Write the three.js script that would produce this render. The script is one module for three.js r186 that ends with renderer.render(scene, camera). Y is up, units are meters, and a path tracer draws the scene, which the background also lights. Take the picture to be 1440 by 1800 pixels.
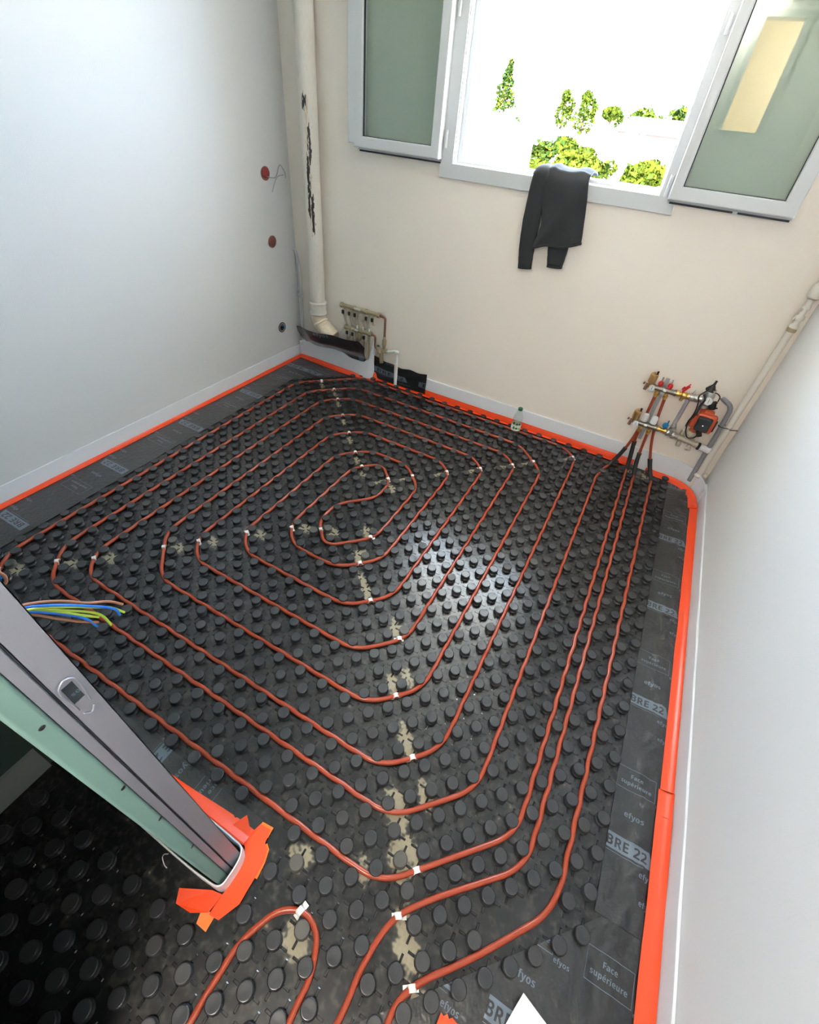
import * as THREE from 'three';
import { mergeGeometries, toCreasedNormals } from 'three/addons/utils/BufferGeometryUtils.js';
import { RoundedBoxGeometry } from 'three/addons/geometries/RoundedBoxGeometry.js';
import { ImprovedNoise } from 'three/addons/math/ImprovedNoise.js';
import { RectAreaLightUniformsLib } from 'three/addons/lights/RectAreaLightUniformsLib.js';

// ---------------------------------------------------------------- camera, sky, sun, exposure
const scene = new THREE.Scene();
const V = (x, y, z) => new THREE.Vector3(x, y, z);
const camera = new THREE.PerspectiveCamera(2 * Math.atan(900 / 811.85) * 180 / Math.PI, 0.8, 0.02, 2000);
camera.position.set(0.26, 1.673, 0.5243);
camera.up.set(-0.3641, 0.75804, -0.54112);
camera.lookAt(camera.position.clone().sub(V(0.3198, 0.64743, 0.69179)));
camera.setViewOffset(1440, 1800, -1.1, 42.2, 1440, 1800);       // the lens is shifted a little
scene.add(camera);
scene.background = new THREE.Color(0.69, 0.88, 1.15);            // bright, thinly overcast sky
scene.backgroundIntensity = 9;
const sun = new THREE.DirectionalLight(0xfff2dc, 35);
sun.position.set(18, 40, 26); sun.target.position.set(-6, -4, -40);
sun.castShadow = true; sun.shadow.mapSize.set(2048, 2048); sun.shadow.radius = 1;
Object.assign(sun.shadow.camera, { left: -90, right: 90, top: 90, bottom: -90, near: 1, far: 260 });
scene.add(sun, sun.target);
RectAreaLightUniformsLib.init();
const renderer = new THREE.WebGLRenderer({ antialias: true });
renderer.toneMapping = THREE.LinearToneMapping;
renderer.toneMappingExposure = 3.1;
renderer.shadowMap.enabled = true;

// ---------------------------------------------------------------- helpers
const perlin = new ImprovedNoise();
const N = (x, y, z = 0) => perlin.noise(x, y, z);
let seedState = 7;
const rnd = () => { seedState = (seedState + 0x6d2b79f5) | 0; let t = Math.imul(seedState ^ (seedState >>> 15), 1 | seedState); t = (t + Math.imul(t ^ (t >>> 7), 61 | t)) ^ t; return ((t ^ (t >>> 14)) >>> 0) / 4294967296; };
const lerp = (a, b, t) => a + (b - a) * t, clamp = (x, a = 0, b = 1) => Math.min(b, Math.max(a, x));
const smooth = (a, b, x) => { const t = clamp((x - a) / (b - a)); return t * t * (3 - 2 * t); };
const used = new Map();
const numbered = (n) => { const k = used.get(n) ?? 0; used.set(n, k + 1); return k ? `${n}_${String(k).padStart(3, '0')}` : n; };
const prep = (g) => {
  let o = g.index ? g.toNonIndexed() : g;
  for (const k of Object.keys(o.attributes)) if (!['position', 'normal', 'uv', 'color'].includes(k)) o.deleteAttribute(k);
  if (!o.attributes.normal) o.computeVertexNormals();
  if (!o.attributes.uv) o.setAttribute('uv', new THREE.BufferAttribute(new Float32Array(o.attributes.position.count * 2), 2));
  return o;
};
const join = (list) => { const a = [].concat(list); return a.length === 1 ? a[0] : mergeGeometries(a.map(prep)); };
function obj(name, geos, m, parent = scene) {
  const o = new THREE.Mesh(join(geos), m);
  o.name = parent === scene ? numbered(name) : name;
  o.castShadow = o.receiveShadow = true;
  parent.add(o);
  return o;
}
function tag(o, label, category, group) { o.userData = { label, category }; if (group) o.userData.group = group; return o; }
function thing(name, label, category, at = [0, 0, 0], group) {
  const o = new THREE.Group(); o.name = numbered(name); o.position.set(...at); scene.add(o);
  return tag(o, label, category, group);
}
function struct(name, geos, m, parent = scene) { const o = obj(name, geos, m, parent); if (parent === scene) o.userData.kind = 'structure'; return o; }
const mat = (c, r = 0.6, o = {}) => new THREE.MeshPhysicalMaterial({ color: Array.isArray(c) ? new THREE.Color().setRGB(...c) : c, roughness: r, ...o });
function cyl(a, b, r, seg = 16, r2 = r) {
  const A = V(...a), B = V(...b), g = new THREE.CylinderGeometry(r2, r, A.distanceTo(B), seg);
  g.applyQuaternion(new THREE.Quaternion().setFromUnitVectors(V(0, 1, 0), B.clone().sub(A).normalize()));
  return g.translate((A.x + B.x) / 2, (A.y + B.y) / 2, (A.z + B.z) / 2);
}
function box(w, h, d, at, rad = 0.002, rot) {
  const g = rad ? new RoundedBoxGeometry(w, h, d, 2, Math.min(rad, w / 2.1, h / 2.1, d / 2.1)) : new THREE.BoxGeometry(w, h, d);
  if (rot) g.rotateX(rot[0]).rotateY(rot[1]).rotateZ(rot[2]);
  return g.translate(...at);
}
function lathe(profile, at, axis = [0, 1, 0], seg = 24) {
  const g = new THREE.LatheGeometry(profile.map(([r, y]) => new THREE.Vector2(Math.max(r, 1e-5), y)), seg);
  g.applyQuaternion(new THREE.Quaternion().setFromUnitVectors(V(0, 1, 0), V(...axis).normalize()));
  return g.translate(...at);
}
function grid(nu, nv, f, uvf) {                                  // an open sheet of (nu+1) x (nv+1) points
  const p = [], uv = [], idx = [];
  for (let j = 0; j <= nv; j++) for (let i = 0; i <= nu; i++) { const u = i / nu, v = j / nv; p.push(...f(u, v)); uv.push(...(uvf ? uvf(u, v) : [u, v])); }
  for (let j = 0; j < nv; j++) for (let i = 0; i < nu; i++) { const a = j * (nu + 1) + i, b = a + 1, c = a + nu + 1, d = c + 1; idx.push(a, b, d, a, d, c); }
  const g = new THREE.BufferGeometry();
  g.setAttribute('position', new THREE.Float32BufferAttribute(p, 3)); g.setAttribute('uv', new THREE.Float32BufferAttribute(uv, 2)); g.setIndex(idx); g.computeVertexNormals();
  return g;
}
function slab(nu, nv, f, n, th, uvf) {                           // a sheet with thickness: front f, back pushed th along -n
  const back = (u, v) => { const q = f(u, v), m = typeof n === 'function' ? n(u, v) : n; return [q[0] - m[0] * th, q[1] - m[1] * th, q[2] - m[2] * th]; };
  const edge = (e) => grid(Math.max(nu, nv), 1, (u, v) => { const [a, b] = e(u); return v < 0.5 ? f(a, b) : back(a, b); }, (u) => (uvf ? uvf(...e(u)) : e(u)));
  return mergeGeometries([grid(nu, nv, f, uvf), grid(nu, nv, back, uvf), edge((t) => [t, 0]), edge((t) => [t, 1]), edge((t) => [0, t]), edge((t) => [1, t])].map(prep));
}
function sweep(pts, prof, closed = true, caps = true) {          // sweep a profile fn(i) -> [[across, up], ...] along points with frames
  const n = pts.length, P = pts.map((p) => (p.isVector3 ? p : V(...p))), m = prof(0).length, pos = [], uv = [], idx = [];
  const T = P.map((p, i) => P[Math.min(i + 1, n - 1)].clone().sub(P[Math.max(i - 1, 0)]).normalize());
  let X = Math.abs(T[0].y) > 0.9 ? V(1, 0, 0) : V(0, 1, 0).cross(T[0]).normalize(), len = 0;
  for (let i = 0; i < n; i++) {
    X.addScaledVector(T[i], -X.dot(T[i])).normalize();
    const Y = T[i].clone().cross(X);
    if (i) len += P[i].distanceTo(P[i - 1]);
    const q = prof(i / (n - 1));
    for (let k = 0; k < m; k++) { pos.push(P[i].x + X.x * q[k][0] + Y.x * q[k][1], P[i].y + X.y * q[k][0] + Y.y * q[k][1], P[i].z + X.z * q[k][0] + Y.z * q[k][1]); uv.push(k / m, len); }
  }
  for (let i = 0; i < n - 1; i++) for (let k = 0; k < (closed ? m : m - 1); k++) { const a = i * m + k, b = i * m + (k + 1) % m; idx.push(a, b, b + m, a, b + m, a + m); }
  if (caps) for (const s of [0, (n - 1) * m]) for (let k = 1; k < m - 1; k++) s ? idx.push(s, s + k, s + k + 1) : idx.push(s, s + k + 1, s + k);
  const g = new THREE.BufferGeometry();
  g.setAttribute('position', new THREE.Float32BufferAttribute(pos, 3)); g.setAttribute('uv', new THREE.Float32BufferAttribute(uv, 2)); g.setIndex(idx); g.computeVertexNormals();
  return g;
}
const ring = (r, seg = 10, rz = r) => Array.from({ length: seg }, (_, k) => [r * Math.cos(2 * Math.PI * k / seg), rz * Math.sin(2 * Math.PI * k / seg)]);
const rod = (pts, r, seg = 10) => sweep(pts, () => ring(r, seg));
const curve = (pts, n = 40) => new THREE.CatmullRomCurve3(pts.map((p) => V(...p)), false, 'centripetal').getPoints(n);
function along(pts, prof) {                                      // sweep a strip along the floor: pts [x, z], prof(t) -> [[towards the room, up], ...]
  const n = pts.length, m = prof(0).length, pos = [], uv = [], idx = [];
  let len = 0;
  for (let i = 0; i < n; i++) {
    const a = pts[Math.max(i - 1, 0)], b = pts[Math.min(i + 1, n - 1)], l = Math.hypot(b[0] - a[0], b[1] - a[1]), nx = -(b[1] - a[1]) / l, nz = (b[0] - a[0]) / l;
    if (i) len += Math.hypot(pts[i][0] - pts[i - 1][0], pts[i][1] - pts[i - 1][1]);
    prof(i / (n - 1), len).forEach(([s, y], k) => { pos.push(pts[i][0] + nx * s, y, pts[i][1] + nz * s); uv.push(len, k / m); });
  }
  for (let i = 0; i < n - 1; i++) for (let k = 0; k < m; k++) { const a = i * m + k, b = i * m + (k + 1) % m; idx.push(a, a + m, b + m, a, b + m, b); }
  for (const s of [0, (n - 1) * m]) for (let k = 1; k < m - 1; k++) idx.push(s, s + k, s + k + 1);
  const g = new THREE.BufferGeometry();
  g.setAttribute('position', new THREE.Float32BufferAttribute(pos, 3)); g.setAttribute('uv', new THREE.Float32BufferAttribute(uv, 2)); g.setIndex(idx);
  return toCreasedNormals(g.toNonIndexed(), 0.7);
}
const dense = (pts, step = 0.03) => { const out = []; for (let i = 0; i < pts.length - 1; i++) { const [a, b] = [pts[i], pts[i + 1]], k = Math.max(1, Math.round(Math.hypot(...a.map((v, c) => b[c] - v)) / step)); for (let j = 0; j < k; j++) out.push(a.map((v, c) => lerp(v, b[c], j / k))); } out.push(pts.at(-1)); return out; };
function shapeOf(pts, holes = []) { const s = new THREE.Shape(pts.map(([x, y]) => new THREE.Vector2(x, y))); for (const h of holes) s.holes.push(new THREE.Path(h.map(([x, y]) => new THREE.Vector2(x, y)))); return s; }
const rect = (x0, x1, y0, y1) => [[x0, y0], [x1, y0], [x1, y1], [x0, y1]];
const slabXY = (pts, holes, z0, z1, bevel = 0) => new THREE.ExtrudeGeometry(shapeOf(pts, holes), { depth: z1 - z0 - 2 * bevel, bevelEnabled: bevel > 0, bevelSize: bevel, bevelThickness: bevel, bevelOffset: -bevel, bevelSegments: 2 }).translate(0, 0, z0 + bevel);
const flat = (pts, y, th) => new THREE.ExtrudeGeometry(shapeOf(pts.map(([x, z]) => [x, -z])), { depth: th, bevelEnabled: false }).rotateX(-Math.PI / 2).translate(0, y, 0);
function data(w, h, f, srgb = false, n = 4) {
  const d = new Uint8Array(w * h * 4);
  for (let y = 0; y < h; y++) for (let x = 0; x < w; x++) { const c = f(x, y), i = (y * w + x) * 4; if (Array.isArray(c)) { d[i] = c[0]; d[i + 1] = c[1]; d[i + 2] = c[2]; } else d[i] = d[i + 1] = d[i + 2] = c; d[i + 3] = 255; }
  const t = new THREE.DataTexture(d, w, h); t.magFilter = THREE.LinearFilter; t.minFilter = THREE.LinearMipmapLinearFilter; t.generateMipmaps = true; t.wrapS = t.wrapT = THREE.RepeatWrapping;
  if (srgb) t.colorSpace = THREE.SRGBColorSpace; t.needsUpdate = true; return t;
}
function print(w, h, draw) {
  const c = document.createElement('canvas'); c.width = w; c.height = h; draw(c.getContext('2d'), w, h);
  const t = new THREE.CanvasTexture(c); t.colorSpace = THREE.SRGBColorSpace; t.wrapS = t.wrapT = THREE.RepeatWrapping; t.anisotropy = 8; return t;
}

// ---------------------------------------------------------------- materials
const rollerBump = data(512, 512, (x, y) => 128 + 70 * (N(x * 0.09, y * 0.09, 1) + 0.5 * N(x * 0.21, y * 0.21, 4)));
rollerBump.repeat.set(4, 4);
const M = {
  wallLeftDimmed: mat([0.71, 0.70, 0.69], 0.5, { bumpMap: rollerBump, bumpScale: 0.0005 }),  // left wall colour toned down to offset the strong window light
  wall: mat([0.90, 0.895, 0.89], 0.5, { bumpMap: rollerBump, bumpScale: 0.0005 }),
  wallBackWarmed: mat([0.93, 0.84, 0.745], 0.5, { bumpMap: rollerBump, bumpScale: 0.0005 }),  // back wall colour lightened and warmed to carry the bounce light
  ceiling: mat([0.88, 0.875, 0.86], 0.8),
  closetShade: mat([0.05, 0.085, 0.075], 0.85),  // green board colour darkened to deepen the shade in the closet
  slab: mat([0.3, 0.29, 0.27], 0.9),
  foam: mat([0.74, 0.74, 0.77], 0.55, { sheen: 0.3, sheenRoughness: 0.6 }),
  tape: mat([0.95, 0.075, 0.012], 0.32, { clearcoat: 0.3, clearcoatRoughness: 0.25 }),
  amber: mat([0.8, 0.19, 0.02], 0.3),
  pipeRed: mat([0.37, 0.058, 0.024], 0.35, { specularIntensity: 0.5, clearcoat: 0.5, clearcoatRoughness: 0.14 }),
  sleeve: mat([0.02, 0.02, 0.022], 0.6),
  clip: mat([0.82, 0.82, 0.80], 0.4),
  cableGrey: mat([0.36, 0.40, 0.42], 0.5),
  pvc: mat([0.66, 0.665, 0.67], 0.3),
  gasket: mat([0.02, 0.02, 0.03], 0.5),
  glass: mat([0.87, 0.905, 0.885], 0, { transmission: 1, thickness: 0, ior: 1.5 }),
  whitePipe: mat([0.80, 0.74, 0.66], 0.4),
  creamPipe: mat([0.80, 0.66, 0.5], 0.4),
  brass: mat([0.62, 0.40, 0.17], 0.35, { metalness: 0.85 }),
  gold: mat([0.78, 0.50, 0.14], 0.28, { metalness: 0.9 }),
  oldBrass: mat([0.44, 0.36, 0.22], 0.5, { metalness: 0.45 }),
  paleBrass: mat([0.60, 0.54, 0.42], 0.5, { metalness: 0.3 }),
  steel: mat([0.62, 0.61, 0.58], 0.3, { metalness: 0.9 }),
  darkSteel: mat([0.30, 0.27, 0.23], 0.3, { metalness: 0.85 }),
  copper: mat([0.33, 0.17, 0.12], 0.4, { metalness: 0.6 }),
  grey: mat([0.28, 0.28, 0.31], 0.5),
  greyBar: mat([0.45, 0.45, 0.48], 0.4, { metalness: 0.5 }),
  black: mat([0.014, 0.014, 0.016], 0.45),
  red: mat([0.62, 0.02, 0.025], 0.3),
  blue: mat([0.01, 0.19, 0.42], 0.3),
  white: mat([0.82, 0.82, 0.8], 0.4),
  dial: mat([0.72, 0.75, 0.78], 0.3),
  orange: mat([0.62, 0.10, 0.035], 0.4),
  cloth: mat([0.026, 0.027, 0.030], 0.85, { sheen: 0.12, sheenRoughness: 0.6, sheenColor: new THREE.Color(0.12, 0.15, 0.2) }),
  galv: mat([0.36, 0.385, 0.44], 0.4, { metalness: 0.5 }),
  screw: mat([0.05, 0.05, 0.055], 0.4, { metalness: 0.6 }),
  greenBoard: mat([0.19, 0.33, 0.29], 0.8),
  wireBlue: mat([0.01, 0.18, 0.72], 0.35), wireBrown: mat([0.40, 0.16, 0.08], 0.4), wireGreen: mat([0.45, 0.62, 0.06], 0.35),
  leafA: mat([0.021, 0.0285, 0.0085], 0.9, { vertexColors: true, specularIntensity: 0 }),
  bark: mat([0.03, 0.015, 0.013], 0.9),
  render_: mat([0.8, 0.76, 0.7], 0.9), roofRed: mat([0.06, 0.03, 0.03], 0.8), roofGrey: mat([0.03, 0.026, 0.032], 0.8), winDark: mat([0.08, 0.09, 0.12], 0.2),
  earth: mat([0.62, 0.60, 0.5], 0.95), plaster: mat([0.26, 0.10, 0.085], 0.8), beige: mat([0.76, 0.68, 0.55], 0.8), paper: mat([0.8, 0.83, 0.82], 0.5),
};

// ---------------------------------------------------------------- room shell
const ZB = -2.25, XR = 0.903, TOP = 2.6, ZR = 1.5;
const xLeft = (z) => -2.10 - 0.0271 * (z - ZB);                  // the left wall runs slightly out of square
const WIN = { x0: -0.934, x1: 0.08, y0: 1.424, y1: 2.5 };
struct('wall_back', slabXY(rect(-2.5, 1.15, -0.2, TOP), [rect(-1.0, 0.14, 1.385, 2.54)], ZB - 0.3, ZB), M.wallBackWarmed);
{
  const g = slabXY(rect(-0.3, 4.0, -0.2, TOP), [], -0.25, 0), m = new THREE.Matrix4().makeBasis(V(-0.0271, 0, 1).normalize(), V(0, 1, 0), V(-1, 0, -0.0271).normalize());
  g.applyMatrix4(m.setPosition(xLeft(ZB), 0, ZB)); g.translate(-0.25, 0, 0);
  struct('wall_left', g.clone(), M.wallLeftDimmed);
}
struct('wall_right', new THREE.ExtrudeGeometry(shapeOf(rect(-(ZR + 0.2), 2.5, -0.2, TOP)), { depth: 0.25, bevelEnabled: false }).rotateY(Math.PI / 2).translate(XR, 0, 0), M.wall);
const HOLE = { x0: 0.2, x1: 0.5, y0: 1.645, y1: 2.42 };
struct('wall_rear', slabXY(rect(-2.6, 1.15, -0.2, TOP), [rect(HOLE.x0, HOLE.x1, HOLE.y0, HOLE.y1)], ZR, ZR + 0.2), M.wall);
struct('trim_1', slabXY(rect(HOLE.x0 - 0.05, HOLE.x1 + 0.05, HOLE.y0 - 0.0, HOLE.y1 + 0.05), [rect(HOLE.x0, HOLE.x1, HOLE.y0, HOLE.y1)], ZR - 0.02, ZR), M.pvc);
struct('wall_added_blocker', box(0.1, TOP, ZR - 0.84, [-0.23, TOP / 2 - 0.03, (ZR + 0.84) / 2], 0), M.closetShade);  // unseen wall added to keep the fill light out of the closet
struct('wall_added_closet_rear', box(0.64, TOP, 0.06, [-0.57, TOP / 2 - 0.03, 1.3], 0), M.closetShade);  // unseen dark wall added so less light bounces into the closet
struct('wall_closet', box(0.08, TOP, ZR - 0.52, [-0.91, TOP / 2 - 0.03, (ZR + 0.52) / 2], 0), M.closetShade);
struct('baseboard_closet', along([[-0.87, ZR - 0.02], [-0.87, 0.53]], () => [[0, 0], [0.009, 0], [0.009, 0.12], [0, 0.122]]), mat([0.3, 0.32, 0.31], 0.7));  // white foam coloured darker to stand for the closet shade
struct('ceiling', box(4.2, 0.2, 5.2, [-0.8, TOP + 0.1, -0.6], 0), M.ceiling);
struct('floor', box(4.2, 0.2, 5.2, [-0.8, -0.13, -0.6], 0), M.slab);
// the lit room behind the high opening in the rear wall
struct('wall_beyond', [box(1.5, 1.6, 0.1, [0.35, 2.0, ZR + 1.15], 0), box(0.1, 1.6, 1.0, [-0.35, 2.0, ZR + 0.65], 0), box(0.1, 1.6, 1.0, [1.05, 2.0, ZR + 0.65], 0), box(1.5, 0.1, 1.0, [0.35, 1.25, ZR + 0.65], 0), box(1.5, 0.1, 1.0, [0.35, 2.75, ZR + 0.65], 0)], M.beige);
{
  const t = thing('ceiling_lamp', 'small warm bulb behind the high opening in the rear wall', 'lamp', [0.96, 2.3, ZR + 0.36]);
  obj('bulb', new THREE.SphereGeometry(0.05, 16, 12), mat(0xffe2b0, 0.5, { emissive: 0xffd9a0, emissiveIntensity: 8 }), t);
  obj('socket', cyl([0, 0.04, 0], [0, 0.4, 0], 0.012), M.white, t);
  const p = new THREE.PointLight(0xfff0dc, 4.2); p.castShadow = true; p.shadow.radius = 2.5; t.add(p);
}

{ // fill light added behind the camera, in the unseen hall
  const t = thing('added_fill_light', 'added square fill light in the unseen hall behind the camera', 'fill light', [0.06, TOP, 1.27]);
  obj('frame', slabXY(rect(-0.2, 0.2, -0.2, 0.2), [rect(-0.185, 0.185, -0.185, 0.185)], 0, 0.03).rotateX(Math.PI / 2), M.pvc, t);
  obj('diffuser', box(0.37, 0.008, 0.37, [0, -0.012, 0], 0), mat(0xffffff, 0.6, { emissive: 0xfff4e6, emissiveIntensity: 2 }), t);
  const l = new THREE.RectAreaLight(0xfff4e6, 30, 0.36, 0.36); l.position.y = -0.022; l.rotation.x = -Math.PI / 2; t.add(l);
}

// ---------------------------------------------------------------- window
{
  const w = new THREE.Group(); w.name = 'window_1'; w.userData.kind = 'structure'; scene.add(w);
  const ringXY = (x0, x1, y0, y1, a, z0, z1, b = 0.003) => slabXY(rect(x0, x1, y0, y1), [rect(x0 + a[0], x1 - a[1], y0 + a[2], y1 - a[3])], z0, z1, b);
  obj('window_frame', [
    ringXY(-1.04, 0.172, 1.337, 2.58, [0.075, 0.08, 0.07, 0.08], ZB - 0.01, ZB + 0.015),
    ringXY(-0.985, 0.115, 1.39, 2.55, [0.026, 0.022, 0.02, 0.03], ZB - 0.05, ZB + 0.008),
    ringXY(-0.965, 0.097, 1.40, 2.54, [0.031, 0.017, 0.024, 0.03], ZB - 0.09, ZB - 0.03),
    slabXY(rect(-0.94, 0.09, 1.375, 1.417), [], ZB - 0.2, ZB - 0.08)], M.pvc, w);
  struct('window_sill', box(1.25, 0.03, 0.16, [-0.43, 1.375, ZB - 0.33], 0.005), mat([0.35, 0.28, 0.22], 0.7), w);
  const sash = (x0, x1, y0, gx0, gx1, gy0, lip) => {
    const y1 = 2.5, s = obj('sash', [
      slabXY(rect(x0, x1, y0, y1), [rect(gx0, gx1, gy0, y1 - 0.07)], ZB + 0.018, ZB + 0.065, 0.005),
      slabXY(rect(x0 - 0.0, x1 + 0.0, y0 - 0.012, y1), [rect(gx0 - 0.01, gx1 + 0.01, gy0 - 0.005, y1 - 0.06)], ZB + 0.002, ZB + 0.02, 0.002),
      ...(lip ? [slabXY(rect(lip, x0 + 0.004, y0 + 0.016, y1), [], ZB + 0.03, ZB + 0.064, 0.004)] : [])], M.pvc, w);
    obj('gasket', [slabXY(rect(gx0 - 0.004, gx1 + 0.004, gy0 - 0.004, y1 - 0.066), [rect(gx0 + 0.004, gx1 - 0.002, gy0 + 0.002, y1 - 0.072)], ZB + 0.04, ZB + 0.052),
      slabXY(rect(x0 + 0.01, x1 - 0.005, y0 - 0.02, y0 - 0.01), [], ZB + 0.006, ZB + 0.018)], M.gasket, s);
    obj('pane', [slabXY(rect(gx0 - 0.005, gx1 + 0.005, gy0 - 0.005, y1 - 0.065), [], ZB + 0.044, ZB + 0.046)], M.glass, s);
    obj('pane', [slabXY(rect(gx0 - 0.005, gx1 + 0.005, gy0 - 0.005, y1 - 0.065), [], ZB + 0.026, ZB + 0.028)], M.glass, s);
    return s;
  };
  const l = sash(-1.565, -1.03, 1.419, -1.512, -1.08, 1.472, -1.604), r = sash(0.135, 0.637, 1.402, 0.178, 0.578, 1.456);
  for (const y of [1.96, 1.47]) obj('hinge', [cyl([-1.012, y, ZB + 0.022], [-1.012, y + 0.075, ZB + 0.022], 0.0075), cyl([-1.012, y + 0.03, ZB + 0.022], [-1.012, y + 0.034, ZB + 0.022], 0.009)], M.pvc, l);
  obj('hinge', [cyl([0.118, 1.405, ZB + 0.022], [0.118, 1.49, ZB + 0.022], 0.007)], M.pvc, r);
  obj('hinge', [cyl([0.118, 1.94, ZB + 0.022], [0.118, 2.0, ZB + 0.022], 0.007)], M.pvc, r);
  obj('rail_stop', box(0.02, 0.012, 0.012, [0.42, 1.388, ZB + 0.02]), M.pvc, r);
}

// ---------------------------------------------------------------- studded floor panel
const CLIPS = [ // x, z, turn of the pipe there is found from the pipe itself
  [-1.693, -1.954], [-1.545, -1.91], [-1.449, -1.809], [-1.29, -1.649], [-1.141, -1.497], [-0.988, -1.35], [-0.885, -1.262],
  [-0.694, -1.255], [-0.592, -1.352], [-0.453, -1.498], [-0.302, -1.644], [-0.156, -1.789], [-0.054, -1.896], [0.153, -2.095],
  [-1.759, 0.184], [-1.618, 0.048], [-1.50, -0.05], [-1.311, -0.252], [-1.206, -0.363], [-1.056, -0.52], [-0.898, -0.665], [-0.785, -0.72],
  [-0.544, -0.809], [-0.491, -0.649], [-0.351, -0.505], [-0.146, -0.41], [-0.04, -0.201], [0.106, -0.048], [0.252, 0.203],
  [0.252, 0.307], [0.347, 0.404], [0.02, 0.425]];
const BLOBS = [[0.13, 0.10, 0.10, 0.06], [0.2, 0.2, 0.09, 0.05], [0.05, -0.1, 0.07, 0.035], [-0.05, 0.33, 0.05, 0.05], [0.05, 0.47, 0.06, 0.06], [0.3, 0.34, 0.10, 0.05], [0.38, 0.43, 0.08, 0.05], [0.19, 0.02, 0.07, 0.035], [0.5, -2.17, 0.1, 0.06], [0.6, -2.16, 0.07, 0.06], [-0.05, -0.29, 0.06, 0.04], [-0.44, -0.58, 0.07, 0.03], [-0.52, -0.71, 0.06, 0.03], [-0.65, -1.2, 0.06, 0.03], [0.12, 0.27, 0.05, 0.03]];
CLIPS.slice(0, 29).forEach(([x, z], i) => {
  const c = i < 7 ? [0.04, 0.045] : i < 14 ? [-0.03, 0.035] : i < 22 ? [0.05, -0.035] : [-0.035, -0.035];
  BLOBS.push([x + c[0], z + c[1], i < 7 ? 0.055 : i < 14 ? 0.085 : 0.075, i < 7 ? 0.03 : i < 14 ? 0.022 : 0.04, i < 7 ? 1 : i < 14 ? 2 : i < 22 ? 3 : 0]);
});
const dustAt = (x, z) => {
  let m = 0;
  for (const [bx, bz, a, b, k = 0] of BLOBS) {
    const dx = x - bx, dz = z - bz; if (Math.abs(dx) > 0.16 || Math.abs(dz) > 0.16) continue;
    const s = Math.SQRT1_2, p = k === 2 ? [(dx - dz) * s, (dx + dz) * s] : k === 1 ? [(dx + dz) * s, (dx - dz) * s] : k === 3 ? [dx, dz] : [(dx + dz) * s, (dx - dz) * s];
    m = Math.max(m, 1 - Math.hypot(p[0] / a, p[1] / b));
  }
  return m;
};
const PX0 = -2.14, PX1 = 0.893, PZ0 = -2.24, PZ1 = ZR, PW = PX1 - PX0, PD = PZ1 - PZ0;
const panelMap = data(1600, 2000, (i, j) => {
  const x = PX0 + (i + 0.5) / 1600 * PW, z = PZ1 - (j + 0.5) / 2000 * PD;
  const w = 1.5 * N(x * 60, z * 9, 2) + 2 * N(x * 5, z * 5, 5);
  let c = [18 + w, 20 + w, 23 + w];
  const film = N(x * 3, z * 3, 9) + 0.2 * N(x * 9, z * 9, 3);          // thin dust film
  c = c.map((v, k) => v + Math.max(0, film) * [6, 7, 8][k]);
  if (z < 0.75) {
    const d = dustAt(x, z) + 0.38 * N(x * 40, z * 40, 1) + 0.3 * N(x * 95, z * 95, 7);
    const k = smooth(0.2, 0.55, d) * 0.8, k2 = smooth(-0.15, 0.35, d) * 0.25, t = Math.max(k, k2);
    const g = 12 * N(x * 130, z * 130, 3);
    c = c.map((v, q) => lerp(v, [184, 172, 142][q] + g, t));
  }
  return c;
}, true);
const cell = data(256, 256, (i, j) => 128 + 26 * Math.sin(i * 0.6) + 16 * Math.sin(i * 1.72 + 0.4 * Math.sin(j * 0.05)) + 30 * N(i * 0.05, j * 0.05, 3)); // drawn grain of the foil
cell.repeat.set(PW / 0.05, PD / 0.05); cell.offset.set(PX0 / 0.05 - Math.floor(PX0 / 0.05), 1 - ((PZ1 / 0.05) % 1));
M.panel = mat([1, 1, 1], 0.36, { map: panelMap, bumpMap: cell, bumpScale: 0.0003, specularIntensity: 0.35, clearcoat: 1, clearcoatRoughness: 0.2 });
M.nub = mat([0.026, 0.028, 0.032], 0.42, { specularIntensity: 0.4, clearcoat: 0.8, clearcoatRoughness: 0.22 });
M.rib = mat([0.0065, 0.0075, 0.009], 0.36, { specularIntensity: 0.35, clearcoat: 1, clearcoatRoughness: 0.2 });
M.nubDusty = mat([0.085, 0.08, 0.07], 0.45);
M.nubWorn = mat([0.035, 0.036, 0.037], 0.4);
const panel = thing('studded_panel', 'black studded underfloor heating panel covering the whole floor', 'floor panel');
obj('base_sheet', box(PW, 0.03, PD, [(PX0 + PX1) / 2, -0.015, (PZ0 + PZ1) / 2], 0), M.panel, panel);
const nubGeo = new THREE.LatheGeometry([[0.0215, 0], [0.0205, 0.0025], [0.0172, 0.004], [0.0168, 0.010], [0.0178, 0.0125], [0.0202, 0.0140], [0.0206, 0.0185], [0.0196, 0.0215], [0.0178, 0.0225], [0.0160, 0.0221], [0.00001, 0.0220]].map(([r, y]) => new THREE.Vector2(r, y)), 14);
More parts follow.
